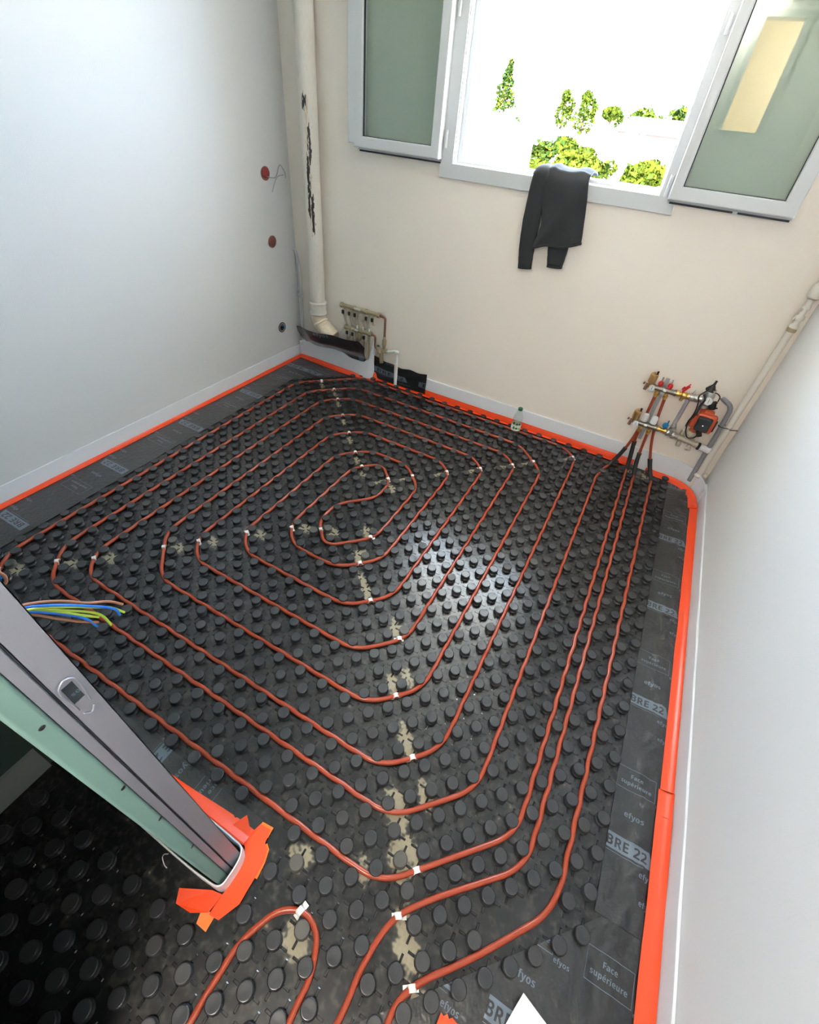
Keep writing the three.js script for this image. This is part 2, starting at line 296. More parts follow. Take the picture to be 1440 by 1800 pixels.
{
  const NEAR = dense([[0.62, 0.04], [0.595, 0.105], [0.467, 0.267], [0.358, 0.378], [0.32, 0.46], [0.32, 0.6]], 0.01).concat(dense([[0.525, 0], [0.495, 0.065], [0.312, 0.235], [0.245, 0.312], [0.22, 0.4], [0.218, 0.55]], 0.01), dense([[-0.076, 0.545], [-0.03, 0.45], [0.025, 0.418], [0.085, 0.43], [0.122, 0.5]], 0.01));
  const spots = [], fwd = V(-0.3198, -0.64743, -0.69179);
  for (let c = -37; c <= 14; c++) for (let r = -44; r <= 22; r++) {
    if ((c + r) & 1) continue;
    const x = c * 0.05, z = r * 0.05;
    if (x + z < -3.71 || (x > -0.3 && x < -0.11 && z > 0.3 && z < 0.57) || c + r > 16 || (z > 0.32 && x < -0.25 && (z < 0.6 || x < -0.8)) || (z > 0.32 && z < 0.56 && x < -0.16)) continue;
    const d = V(x, 0.02, z).sub(camera.position), hidden = (z > 0.5 && x < -0.2) || d.dot(fwd) < 0.3;
    if (z > -0.3 && NEAR.some(([a, b]) => Math.hypot(a - x, b - z) < 0.019)) continue;
    spots.push({ x, z, key: (hidden ? 50 : 0) + d.length(), turn: rnd() * 6, dust: dustAt(x, z) + 0.35 * N(x * 17, z * 17, 6) });
  }
  spots.sort((a, b) => a.key - b.key);
  const rest = { clean: [], worn: [], dusty: [] };
  spots.forEach(({ x, z, turn, dust }, i) => {
    const kind = dust > 0.42 ? 'dusty' : dust > 0.1 ? 'worn' : 'clean', mt = { dusty: M.nubDusty, worn: M.nubWorn, clean: M.nub }[kind];
    if (i < 300) { const n = new THREE.Mesh(nubGeo, mt); n.name = 'nub'; n.position.set(x, 0, z); n.rotation.y = turn; n.castShadow = n.receiveShadow = true; panel.add(n); }
    else rest[kind].push(nubGeo.clone().rotateY(turn).translate(x, 0, z));
  });
  // raised ribs that run from stud to stud and stop short of the crossings between them
  const ribs = [], rib = (x, z, turn) => { const g = new THREE.CylinderGeometry(0.0038, 0.0050, 0.0013, 4, 1).rotateY(Math.PI / 4).scale(0.92, 1, 2.7).translate(0, 0.00066, 0.0308).rotateY(turn).translate(x, 0, z); ribs.push(prep(g)); };
  for (const { x, z } of spots) for (let k = 0; k < 4; k++) rib(x, z, k * Math.PI / 2);
  const rg = mergeGeometries(ribs); rg.deleteAttribute('normal'); rg.computeVertexNormals();
  obj('rib_grid', rg, M.rib, panel).userData.kind = 'stuff';
  for (const k in rest) if (rest[k].length) obj('nub_field', rest[k], { dusty: M.nubDusty, worn: M.nubWorn, clean: M.nub }[k], panel).userData.kind = 'stuff';
}

// ---------------------------------------------------------------- printed black membrane along the edges
const filmPrint = (right) => print(640, 1600, (g, w, h) => {
  g.fillStyle = '#17191b'; g.fillRect(0, 0, w, h);
  for (let i = 0; i < 260; i++) { g.fillStyle = `rgba(${120 + 30 * Math.sin(i)},135,150,${0.02 + 0.03 * ((i * 7) % 5) / 5})`; g.fillRect((i * 97) % w, (i * 61) % h, 40 + (i * 13) % 180, 2 + i % 4); }
  const ink = '#5f6c7a', Y = (v) => h * (0.5 + v / 0.5);         // 0.5 m repeats; y runs towards the camera
  g.fillStyle = ink; g.strokeStyle = ink; g.lineWidth = 5; g.textBaseline = 'middle'; g.textAlign = 'center';
  const word = (t, x, v, size, font = 'bold') => { g.font = `${font} ${size}px sans-serif`; g.fillText(t, x, Y(v)); };
  const x0 = right ? 60 : 150;
  g.beginPath(); g.moveTo(x0 - 120, Y(-0.022)); g.lineTo(x0 + 330, Y(-0.022)); g.lineTo(x0 + 372, Y(0.022)); g.lineTo(x0 - 120, Y(0.022)); g.closePath(); g.fill();
  g.fillStyle = '#17191b'; word('BRE 22', x0 + 120, 0.001, 122); g.fillStyle = ink;
  g.fillRect(x0 - 60, Y(0.028), 340, 5);
  word('efyos', x0 + 330, 0.048, 62); word('efyos', x0 + 150, -0.092, 74); word('efyos', x0 + 350, 0.115, 60); word('efyos', x0 + 400, -0.16, 52);
  word('Face', x0 + 130, -0.212, 58); word('supérieure', x0 + 130, -0.188, 58); g.strokeRect(x0 - 60, Y(-0.235), 380, Y(-0.165) - Y(-0.235));
});
const creases = data(256, 256, (x, y) => 128 + 90 * (N(x * 0.05, y * 0.12, 2) + 0.6 * N(x * 0.13, y * 0.3, 6)));
const membrane = (name, label, f, uvf, tex, nu = 10, nv = 120) => {
  const m = mat([1, 1, 1], 0.34, { map: tex, clearcoat: 1, clearcoatRoughness: 0.22, bumpMap: creases, bumpScale: 0.0025 });
  return tag(obj(name, slab(nu, nv, f, [0, 1, 0], 0.0012, uvf), m), label, 'membrane');
};
const wrinkle = (x, z, a = 0.004) => a * (0.6 + 0.8 * N(x * 30, z * 14, 3) + 0.5 * N(x * 60, z * 45, 8));
const rTex = filmPrint(true), lTex = filmPrint(false);
const uvR = (x, z) => [(x - 0.722) / 0.2, 0.5 - (z + 0.161) / 0.5], uvL = (x, z) => [1 - (x - xLeft(z)) / 0.25, 0.5 + (z + 0.004) / 0.506];
const sheet = (label, at, uvf, tex, nu, nv, amp) => membrane('membrane', label, (u, v) => { const [x, z] = at(u, v); return [x, 0.0035 + wrinkle(x, z, amp(u)), z]; }, (u, v) => uvf(...at(u, v)), tex, nu, nv);
sheet('black printed membrane strip along the right wall', (u, v) => [lerp(0.722, 0.868, u), lerp(0.03, -2.2, v)], uvR, rTex, 14, 150, (u) => 0.002 + 0.008 * smooth(0.3, 0.6, u) * (1 - smooth(0.7, 0.9, u)));
sheet('black printed membrane strip along the left wall', (u, v) => { const z = lerp(0.36, -1.852, v); return [lerp(xLeft(z) + 0.012, -1.885, u), z]; }, uvL, lTex, 10, 120, () => 0.002);
sheet('crumpled black membrane in the near right corner under the white sheet', (u, v) => { const z = lerp(0.031, 1.0, v); return [lerp(Math.max(0.775 - z, -0.1), 0.868, u), z]; }, uvR, rTex, 30, 60, (u) => 0.005 * (1 - 0.7 * smooth(0.7, 0.9, u)));
sheet('black membrane strip in front of the metal stud partition', (u, v) => [lerp(-2.1, -0.2, v), lerp(0.318, 0.385, u)], (x, z) => [0.5 + (z - 0.34) / 0.25, x / 0.5 + 0.7], lTex, 8, 100, () => 0.003);
sheet('black membrane patch in the back left corner below the loose foam', (u, v) => { const z = lerp(-1.85, -2.236, v), x1 = Math.max(-1.885, Math.min(-1.5, -3.73 - z)); return [lerp(xLeft(z) + 0.012, x1, u), z]; }, (x, z) => [0.1 + (x + 2.1) / 0.5, 0.5 + (z + 2.03) / 0.5], lTex, 20, 40, () => 0.002);

// ---------------------------------------------------------------- white foam edge strips and orange tape
const stripProf = (h, th = 0.009) => (t, s) => { const w = 0.003 * N(s * 5, 0, 2); return [[0.001, 0], [th + w, 0.0], [th + w, h - 0.006], [th - 0.002 + w, h], [0.002, h + 0.001]]; };
const leftLine = dense([[xLeft(0.39), 0.39], [xLeft(ZB), ZB]]), rightLine = dense([[XR, -2.15], [XR, 1.0]]), backLine = dense([[-1.42, ZB], [0.74, ZB]]);
struct('baseboard_left', along(leftLine, stripProf(0.1)), M.foam);
struct('baseboard_right', along(rightLine, stripProf(0.1, 0.011)), M.foam);
struct('baseboard_back', along(backLine, stripProf(0.135, 0.012)), M.foam);
tag(obj('foam_corner', along(curve([[0.74, 0, ZB + 0.004], [0.8, 0, ZB + 0.018], [0.86, 0, ZB + 0.065], [0.888, 0, ZB + 0.12], [0.894, 0, ZB + 0.17]], 24).map((p) => [p.x, p.z]), (t, s) => stripProf(lerp(0.135, 0.1, t))(t, s)), M.foam), 'white foam edge strip rounding the back right corner', 'edge strip');
// the foam strip that bulges off the wall in front of the old manifold and curls up into a tongue
{
  const P = curve([[-2.085, 0, -2.205], [-1.92, 0, -2.198], [-1.81, 0, -2.192], [-1.68, 0, -2.188], [-1.58, 0, -2.188], [-1.49, 0, -2.19], [-1.44, 0, -2.2], [-1.418, 0, -2.215], [-1.412, 0, -2.238]], 60).map((p) => [p.x, p.z]);
  const top = [[-2.09, 0.13], [-2.035, 0.142], [-1.918, 0.165], [-1.81, 0.176], [-1.68, 0.159], [-1.58, 0.134], [-1.49, 0.132], [-1.445, 0.16], [-1.425, 0.24], [-1.413, 0.34], [-1.40, 0.345]];
  const h = (x) => { for (let i = 0; i < top.length - 1; i++) if (x <= top[i + 1][0]) return lerp(top[i][1], top[i + 1][1], smooth(0, 1, (x - top[i][0]) / (top[i + 1][0] - top[i][0]))); return 0.345; };
  tag(obj('foam_strip', along(P, (t) => { const y = h(P[Math.round(t * 60)][0]); return [[-0.004, 0], [0.004, 0], [0.004, y - 0.003], [0.001, y], [-0.004, y]]; }), M.foam), 'loose white foam strip bulging off the wall below the old manifold', 'edge strip');
}
const tapeProf = (inn, out, up, k = 1) => (t, s) => { const w = 0.003 * N(s * 7 * k, 3, 1); return [[out, up + w], [out + 0.006, up * 0.7], [lerp(out, inn, 0.5), 0.0105], [inn + w, 0.0085], [inn + w, 0.006], [lerp(out, inn, 0.5), 0.007], [out + 0.004, 0.004]]; };
tag(obj('orange_tape', along(leftLine.slice(0, -1), tapeProf(0.036, 0.012, 0.02)), M.tape), 'straight orange tape along the foot of the left wall', 'tape');
tag(obj('orange_tape', along(dense([[-1.40, ZB], [0.50, ZB]]), tapeProf(0.036, 0.014, 0.05)), M.tape), 'orange tape along the foot of the back wall behind the bottle', 'tape');
tag(obj('orange_tape', along(dense([[XR, -2.02], [XR, -0.30]]), tapeProf(0.05, 0.013, 0.022)), M.tape), 'orange tape along the far stretch of the right wall', 'tape');
tag(obj('orange_tape', along(dense([[XR, -0.38], [XR, 1.0]]), (t, s) => tapeProf(0.055 + 0.004 * N(s * 3, 1), 0.013, 0.025)(t, s).map(([a, b]) => [a, b + 0.002])), M.tape), 'orange tape along the near stretch of the right wall', 'tape');
tag(obj('orange_tape', along(curve([[0.58, 0, ZB + 0.0], [0.70, 0, ZB + 0.004], [0.80, 0, ZB + 0.03], [0.86, 0, ZB + 0.085], [0.888, 0, ZB + 0.15], [XR - 0.004, 0, ZB + 0.25]], 40).map((p) => [p.x, p.z]), tapeProf(0.055, 0.012, 0.024)), M.tape), 'orange tape curving round the back right corner', 'tape');
tag(obj('orange_tape', along(curve([[-2.075, 0, -2.205], [-1.92, 0, -2.194], [-1.81, 0, -2.187], [-1.68, 0, -2.183], [-1.58, 0, -2.184], [-1.51, 0, -2.192], [-1.45, 0, -2.21], [-1.41, 0, -2.225], [-1.38, 0, -2.235]], 50).map((p) => [p.x, p.z]), (t) => tapeProf(0.026, 0.0, 0.034 + 0.03 * smooth(0.78, 0.92, t) * (1 - smooth(0.95, 1, t)))(t, t * 0.7)), M.tape), 'orange tape under the bulging foam strip in the back left corner', 'tape');
// black membrane standing up the wall behind the loose foam
const flapUv = (u, v) => [u * 1.2, v * 0.35 + 0.35];
membrane('membrane_flap', 'black membrane flap standing up the wall left of the old manifold', (u, v) => {
  const x = lerp(-2.03, -1.452, u), top = lerp(0.278, 0.322, u) + 0.004 * Math.sin(u * 14) - 0.05 * smooth(0.93, 1, u);
  return [x + 0.03 * (v - 0.5) * smooth(0.85, 1, u) - 0.05 * (v - 0.6) * (1 - smooth(0, 0.08, u)), lerp(0.02, top, v), lerp(-2.1965, -2.104, 0.4 * smooth(0.42, 0.7, v) + 0.6 * smooth(0.42, 1.0, v)) - 0.035 * (1 - smooth(0, 0.2, u)) * v - 0.03 * smooth(0.9, 1, u) * v + 0.006 * smooth(0.5, 0.8, v) * N(u * 5, v * 3)];
}, flapUv, lTex, 60, 24);
membrane('membrane_flap', 'narrow black membrane flap along the wall right of the old manifold', (u, v) => { const x = lerp(-1.435, -0.97, u), top = 0.172 + 0.02 * (1 - u) * Math.cos(u * 5) + 0.004 * Math.sin(u * 20); return [x, lerp(0.02, top, v), ZB + 0.026 + 0.008 * N(u * 4, v * 2, 3)]; }, flapUv, lTex, 40, 6);

// ---------------------------------------------------------------- red heating pipes
const PIPE_R = 0.008, PIPE_Y = 0.0095;
function fillet(pts, r) {                                         // rounded polyline through [x, z] points
  const out = [pts[0]];
  for (let i = 1; i < pts.length - 1; i++) {
    const a = pts[i - 1], b = pts[i], c = pts[i + 1], la = Math.hypot(a[0] - b[0], a[1] - b[1]), lc = Math.hypot(c[0] - b[0], c[1] - b[1]), d = Math.min(r, la * 0.48, lc * 0.48);
    const p = [lerp(b[0], a[0], d / la), lerp(b[1], a[1], d / la)], q = [lerp(b[0], c[0], d / lc), lerp(b[1], c[1], d / lc)];
    for (let k = 0; k <= 8; k++) { const t = k / 8; out.push([(1 - t) ** 2 * p[0] + 2 * t * (1 - t) * b[0] + t * t * q[0], (1 - t) ** 2 * p[1] + 2 * t * (1 - t) * b[1] + t * t * q[1]]); }
  }
  out.push(pts.at(-1));
  return out;
}
function resample(pts, step) { const out = [pts[0]]; let rest = step; for (let i = 0; i < pts.length - 1; i++) { let a = pts[i]; const b = pts[i + 1]; let l = Math.hypot(b[0] - a[0], b[1] - a[1]); while (l >= rest) { a = [lerp(a[0], b[0], rest / l), lerp(a[1], b[1], rest / l)]; out.push(a); l -= rest; rest = step; } rest -= l; } out.push(pts.at(-1)); return out; }
function chamfered(list) {                                        // corners [x, z, cut]: cut 0 keeps the point
  const out = [];
  list.forEach(([x, z, s = 0], i) => {
    if (!s) { out.push([x, z]); return; }
    const a = list[i - 1], b = list[i + 1], la = Math.hypot(a[0] - x, a[1] - z), lb = Math.hypot(b[0] - x, b[1] - z);
    out.push([lerp(x, a[0], s / la), lerp(z, a[1], s / la)], [lerp(x, b[0], s / lb), lerp(z, b[1], s / lb)]);
  });
  return out;
}
function wiggle(pts, lo = -2.1) {                                 // straight runs are pushed to and fro by the studs on either side
  const n = pts.length;
  return pts.map(([x, z], i) => {
    const a = pts[Math.max(i - 4, 0)], b = pts[Math.min(i + 4, n - 1)], l = Math.hypot(b[0] - a[0], b[1] - a[1]), tx = Math.abs(b[0] - a[0]) / l, tz = Math.abs(b[1] - a[1]) / l;
    const A = x > 0.45 ? 0.0014 : 0.0008, wz = smooth(0.97, 0.998, tz), wx = smooth(0.97, 0.998, tx);
    return [x + wz * A * Math.cos(Math.PI * (z / 0.05 - Math.floor(x / 0.05))), z + wx * A * Math.cos(Math.PI * (x / 0.05 - Math.floor(z / 0.05)))];
  });
}
const PIPES = [];
function pipeRun(name, label, head, corners, tail, group) {
  const flatRun = wiggle(resample(fillet(chamfered(corners), 0.075), 0.0125)); PIPES.push(flatRun);
  const pts = [...head, ...flatRun.map(([x, z]) => [x, PIPE_Y, z]), ...tail];
  return tag(obj(name, rod(pts, PIPE_R, 10), M.pipeRed), label, 'pipe', group);
}
const rise = (pts) => curve(pts, 26).map((p) => [p.x, p.y, p.z]);
// the legs up to the manifold by the back right corner
const legs = {
  a: rise([[0.446, 0.497, -2.212], [0.447, 0.40, -2.222], [0.446, 0.29, -2.226], [0.452, 0.18, -2.222], [0.470, 0.06, -2.20], [0.476, 0.014, -2.165], [0.475, PIPE_Y, -2.10]]),
  b: rise([[0.441, 0.283, -2.186], [0.430, 0.19, -2.19], [0.408, 0.09, -2.19], [0.378, 0.018, -2.165], [0.345, PIPE_Y, -2.07], [0.325, PIPE_Y, -1.97]]),
  c: rise([[0.494, 0.283, -2.186], [0.500, 0.18, -2.188], [0.512, 0.06, -2.18], [0.524, 0.014, -2.14], [0.525, PIPE_Y, -2.06]]),
  d: rise([[0.497, 0.497, -2.212], [0.508, 0.38, -2.222], [0.530, 0.25, -2.222], [0.565, 0.13, -2.212], [0.606, 0.03, -2.19], [0.624, 0.012, -2.15], [0.625, PIPE_Y, -2.07]]),
};
const main = pipeRun('heating_pipe', 'long red pipe laid as the rectangular double spiral over the floor', legs.a, [
  [0.475, -2.08], [0.475, 0.275, 0.30], [-1.825, 0.275, 0.15], [-1.825, -2.175, 0.35], [0.175, -2.175, 0.10], [0.175, 0.025, 0.15], [-1.525, 0.025, 0.10], [-1.525, -1.875, 0.15],
  [-0.125, -1.875, 0.10], [-0.125, -0.275, 0.15], [-1.225, -0.275, 0.10], [-1.225, -1.575, 0.15], [-0.425, -1.575, 0.10], [-0.425, -0.575, 0.15], [-0.925, -0.575, 0.10],
  [-0.925, -1.325, 0.10], [-0.675, -1.325, 0.10], [-0.675, -1.075], [-0.825, -0.925], [-0.825, -0.675, 0.10], [-0.525, -0.675, 0.15], [-0.525, -1.425, 0.15], [-1.075, -1.425, 0.15],
  [-1.075, -0.425, 0.10], [-0.275, -0.425, 0.15], [-0.275, -1.725, 0.10], [-1.375, -1.725, 0.15], [-1.375, -0.125, 0.20], [0.025, -0.125, 0.15], [0.025, -2.025, 0.20],
  [-1.675, -2.025, 0.25], [-1.675, 0.125, 0.15], [0.325, 0.125, 0.20], [0.325, -1.95]], legs.b.slice().reverse());
const second = pipeRun('heating_pipe', 'red pipe of the two right legs that turns away through the doorway', legs.d, [
  [0.625, -2.05], [0.625, 0.04], [0.60, 0.115], [0.467, 0.275], [0.362, 0.382], [0.325, 0.44], [0.325, 1.375], [-0.076, 1.375], [-0.076, 0.545], [-0.03, 0.45], [0.025, 0.418], [0.085, 0.430], [0.122, 0.5], [0.122, 1.15], [0.222, 1.15], [0.222, 0.40], [0.245, 0.312], [0.312, 0.235], [0.495, 0.065], [0.525, 0.0], [0.525, -2.05]], legs.c.slice().reverse());
for (const [pipe, leg, k0, k1] of [[main, legs.a, 0.5, 0.86], [main, legs.b, 0.3, 0.66], [second, legs.c, 0.36, 0.82], [second, legs.d, 0.54, 0.90]]) {
  const n = leg.length - 1, part = leg.slice(Math.round(k0 * n), Math.round(k1 * n) + 1);
  obj('sleeve', sweep(part, (t) => ring(0.0118 + 0.0012 * (t < 0.06 || t > 0.94) + 0.0006 * Math.sin(t * 60), 10)), M.sleeve, pipe);
}

// ---------------------------------------------------------------- white pipe clips
{
  const g = mergeGeometries([
    new THREE.ExtrudeGeometry(shapeOf([...Array.from({ length: 13 }, (_, k) => { const a = (-0.35 + k / 12 * 1.7) * Math.PI * 0.5 + 0.0; return [0.0112 * Math.cos(Math.PI * (1.15 - 1.3 * k / 12)), 0.0112 * Math.sin(Math.PI * (1.15 - 1.3 * k / 12))]; }), ...Array.from({ length: 13 }, (_, k) => [0.0086 * Math.cos(Math.PI * (-0.15 + 1.3 * k / 12)), 0.0086 * Math.sin(Math.PI * (-0.15 + 1.3 * k / 12))])]), { depth: 0.0155, bevelEnabled: false }).translate(0, 0, -0.00775),
    box(0.012, 0.0018, 0.0155, [0.0165, -0.0045, 0], 0), box(0.007, 0.0018, 0.0155, [-0.0135, -0.0045, 0], 0)].map(prep));
  const proto = tag(new THREE.Mesh(g, M.clip), '', 'pipe clip', 'white pipe clips'); proto.castShadow = proto.receiveShadow = true;
  const ord = ['outermost', 'second', 'third', 'fourth', 'fifth', 'sixth', 'seventh', 'innermost'];
  const names = [...ord.slice(0, 7).map((o) => `white clip on the ${o} pipe bend of the back left diagonal`),
    ...[6, 5, 4, 3, 2, 1, 0].map((k) => `white clip on the ${ord[k]} pipe bend of the back right diagonal`),
    ...ord.map((o) => `white clip on the ${o} pipe bend of the near left diagonal`),
    'white clip on the innermost pipe bend of the near right diagonal', ...['sixth', 'fifth', 'fourth', 'third', 'second'].map((o, k) => `white clip counted ${o} from outside along the near right diagonal`), 'white clip on the outermost spiral pipe nearest the doorway',
    'white clip on the doorway pipe just outside the spiral', 'white clip on the doorway pipe nearest the right wall', 'white clip on the narrow pipe loop beside the metal stud'];
  CLIPS.forEach(([x, z], i) => {
    let best = 1e9, at, dir;
    for (const run of PIPES) for (let k = 2; k < run.length - 2; k++) { const d = Math.hypot(run[k][0] - x, run[k][1] - z); if (d < best) { best = d; at = run[k]; dir = [run[k + 2][0] - run[k - 2][0], run[k + 2][1] - run[k - 2][1]]; } }
    const c = i ? proto.clone() : proto;
    c.name = numbered('pipe_clip'); c.userData = { label: names[i], category: 'pipe clip', group: 'white pipe clips' };
    c.position.set(at[0], PIPE_Y, at[1]); c.rotation.y = Math.atan2(dir[0], dir[1]) + (i >= 7 && i < 14 ? Math.PI : 0);
    scene.add(c);
  });
}

// ---------------------------------------------------------------- metal stud partition
{
  const t = thing('stud_partition', 'open partition end of a bare metal stud and green plasterboard', 'partition', [-0.19, 0.0015, 0.41]);
  t.rotation.x = 0.034;
  const H = 2.53, up = (g) => g.rotateY(Math.PI / 2);             // shapes drawn with x = -z
  const hole = [[-0.026, 1.064], [-0.026, 1.104], [-0.0125, 1.104], [-0.0125, 1.064]];
  const stud = obj('metal_stud', [
    up(slabXY([[-0.034, 0], [0, 0], [0, H], [-0.034, H]], [hole], -0.0012, 0)),
    box(0.04, H, 0.0012, [-0.02, H / 2, 0.0006], 0), box(0.04, H, 0.0012, [-0.02, H / 2, 0.0334], 0),
    box(0.0012, H, 0.006, [-0.0405, H / 2, 0.003], 0)], M.galv, t);
  obj('slot_lip', [sweep(curve([[0.0015, 1.052, 0.0115], [0.003, 1.110, 0.0105], [0.003, 1.118, 0.019], [0.003, 1.110, 0.0275], [0.0015, 1.052, 0.027]], 40), () => ring(0.0014, 6)), sweep(curve([[0.001, 1.039, 0.0125], [0.002, 1.031, 0.019], [0.001, 1.039, 0.0262]], 20), () => ring(0.0013, 6))], M.galv, stud);
  obj('metal_track', [box(0.001, H, 0.0125, [-0.004, H / 2, 0.0433], 0), box(0.05, H, 0.001, [-0.029, H / 2, 0.0371], 0), cyl([-0.0045, 0, 0.0372], [-0.0045, H, 0.0372], 0.0012, 8)], M.galv, t);
  obj('plasterboard', box(1.9, H, 0.029, [-0.953, H / 2, 0.0642], 0.006), M.greenBoard, t);
  for (const [y, z] of [[1.07, 0.062], [0.814, 0.0555], [0.624, 0.0545], [0.39, 0.0545]]) obj('screw', lathe([[0, 0], [0.0045, 0], [0.0035, 0.0012], [0, 0.001]], [-0.0035, y, z], [1, 0, 0], 10), M.screw, t);
  for (const x of [-0.62, -1.2, -1.8]) obj('metal_stud', [box(0.0012, H, 0.034, [x, H / 2, 0.017], 0), box(0.04, H, 0.0012, [x - 0.02, H / 2, 0.0006], 0), box(0.04, H, 0.0012, [x - 0.02, H / 2, 0.0334], 0)], M.galv, t);
  const P = curve([[-1.5, 0, 0.402], [-0.6, 0, 0.402], [-0.23, 0, 0.402], [-0.195, 0, 0.405], [-0.184, 0, 0.42], [-0.18, 0, 0.46], [-0.185, 0, 0.488], [-0.23, 0, 0.496], [-0.6, 0, 0.497]], 90).map((p) => [p.x, p.z]);
  tag(obj('foam_strip', along(P, (q) => [[-0.005, 0], [0.0, 0], [0.0, 0.062], [-0.0015, 0.066], [-0.005, 0.066]]), M.foam), 'white foam strip wrapped round the foot of the metal stud', 'edge strip');
}
// orange and amber tape round the partition foot
{
  const piece = (label, pts, y, m = M.tape) => {
    const g = flat(pts, y, 0.0012), p = g.attributes.position;
    for (let i = 0; i < p.count; i++) p.setY(i, p.getY(i) + 0.004 * (0.5 + N(p.getX(i) * 40, p.getZ(i) * 40, 2)));
    g.computeVertexNormals();
    return tag(obj('tape_piece', g, m), label, 'tape');
  };
  tag(obj('tape_piece', along(dense([[-0.6, 0.391], [-0.205, 0.391]]), (q, s) => [[0.002, 0.022], [-0.002, 0.024], [-0.022 - 0.006 * q, 0.008], [-0.024 - 0.018 * smooth(0.1, 1, q), 0.006], [-0.02, 0.004]].map(([a, b]) => [a, b])), M.tape), 'long orange tape along the room side of the metal stud', 'tape');
  piece('torn orange tape fanned out round the corner of the metal stud', [[-0.268, 0.373], [-0.249, 0.332], [-0.208, 0.36], [-0.198, 0.33], [-0.163, 0.327], [-0.157, 0.358], [-0.142, 0.365], [-0.131, 0.392], [-0.128, 0.426], [-0.125, 0.491], [-0.149, 0.54], [-0.178, 0.544], [-0.181, 0.519], [-0.177, 0.492], [-0.176, 0.45], [-0.182, 0.41], [-0.2, 0.392]], 0.009);
  piece('short orange tape lying in the dark behind the metal stud', [[-0.287, 0.544], [-0.209, 0.505], [-0.178, 0.498], [-0.183, 0.542], [-0.223, 0.565], [-0.27, 0.57]], 0.007);
  piece('small amber tape scrap sticking out behind the stud corner', [[-0.205, 0.54], [-0.164, 0.538], [-0.162, 0.572], [-0.195, 0.572]], 0.0045, M.amber);
  piece('amber tape tongue pointing from the stud corner to the pipe', [[-0.2, 0.345], [-0.198, 0.322], [-0.161, 0.318], [-0.158, 0.345]], 0.005, M.amber);
  piece('amber tape edge showing beside the torn orange tape', [[-0.165, 0.38], [-0.152, 0.355], [-0.138, 0.363], [-0.127, 0.392], [-0.122, 0.43], [-0.15, 0.43]], 0.005, M.amber);
  piece('jagged orange tape scrap at the near edge of the floor', [[0.424, 0.45], [0.426, 0.43], [0.428, 0.403], [0.436, 0.406], [0.442, 0.398], [0.449, 0.404], [0.455, 0.398], [0.469, 0.401], [0.475, 0.399], [0.49, 0.45]], 0.012);
  tag(obj('white_thread', rod(curve([[-0.345, 0.08, 0.509], [-0.365, 0.05, 0.515], [-0.37, 0.03, 0.522], [-0.356, 0.02, 0.53], [-0.345, 0.022, 0.531]], 24), 0.0012, 6), M.foam), 'white thread hanging from the foot of the plasterboard', 'thread');
  tag(obj('white_sheet', slab(14, 14, (u, v) => { const a = [0.59 - 0.021 * 2.6 * v + 0.065 * 2.6 * u, 0.279 + 0.068 * 2.6 * v + 0.021 * 2.6 * u]; return [a[0], 0.02 + 0.05 * (1 - u) * (1 - v) * 0.25 + 0.004 * N(u * 3, v * 3), a[1]]; }, [0, 1, 0], 0.001), M.paper), 'corner of a white paper sheet lying on the membrane', 'paper');
}

// ---------------------------------------------------------------- loose electrical wires
{
  const W = [
    ['brown wire, longest and topmost of the wires from the partition', M.wireBrown, [[-0.26, 1.195, 0.47], [-0.26, 1.183, 0.441], [-0.262, 1.15, 0.408], [-0.258, 1.125, 0.388], [-0.257, 1.103, 0.366], [-0.26, 1.076, 0.351]]],
    ['green and yellow wire reaching furthest from the partition', M.wireGreen, [[-0.255, 1.19, 0.47], [-0.256, 1.176, 0.441], [-0.255, 1.145, 0.41], [-0.257, 1.11, 0.383], [-0.26, 1.086, 0.366], [-0.26, 1.060, 0.354]]],
    ['green and yellow wire bent down at its tip', M.wireGreen, [[-0.265, 1.192, 0.47], [-0.263, 1.176, 0.443], [-0.26, 1.14, 0.415], [-0.258, 1.105, 0.389], [-0.259, 1.085, 0.38], [-0.26, 1.056, 0.376]]],
    ['green and yellow wire ending in the middle of the bunch', M.wireGreen, [[-0.27, 1.196, 0.47], [-0.268, 1.176, 0.446], [-0.263, 1.13, 0.413], [-0.261, 1.105, 0.397], [-0.26, 1.086, 0.384]]],
    ['blue wire running along the top of the bunch', M.wireBlue, [[-0.262, 1.198, 0.47], [-0.258, 1.176, 0.437], [-0.25, 1.155, 0.412], [-0.252, 1.125, 0.39], [-0.255, 1.095, 0.37], [-0.258, 1.077, 0.362], [-0.26, 1.061, 0.3605]]],
    ['blue wire drooping below the bunch', M.wireBlue, [[-0.27, 1.19, 0.47], [-0.266, 1.168, 0.444], [-0.262, 1.125, 0.412], [-0.26, 1.1, 0.398], [-0.26, 1.072, 0.391]]],
    ['brown wire lowest of the wires from the partition', M.wireBrown, [[-0.272, 1.186, 0.47], [-0.266, 1.16, 0.442], [-0.262, 1.124, 0.419], [-0.26, 1.102, 0.405], [-0.26, 1.078, 0.3875]]],
    ['brown wire curled above the partition edge at the left', M.wireBrown, [[-0.27, 1.25, 0.462], [-0.262, 1.25, 0.446], [-0.258, 1.238, 0.439], [-0.26, 1.225, 0.4405], [-0.27, 1.215, 0.45]]],
    ['blue wire curled above the partition edge at the left', M.wireBlue, [[-0.27, 1.245, 0.462], [-0.264, 1.243, 0.448], [-0.261, 1.236, 0.4425], [-0.264, 1.226, 0.446], [-0.272, 1.218, 0.455]]],
  ];
  for (const [label, m, pts] of W) tag(obj('electrical_wire', rod(curve(pts.slice().reverse(), 40), 0.0018, 8), m), label, 'wire', 'loose wires from the partition');
}

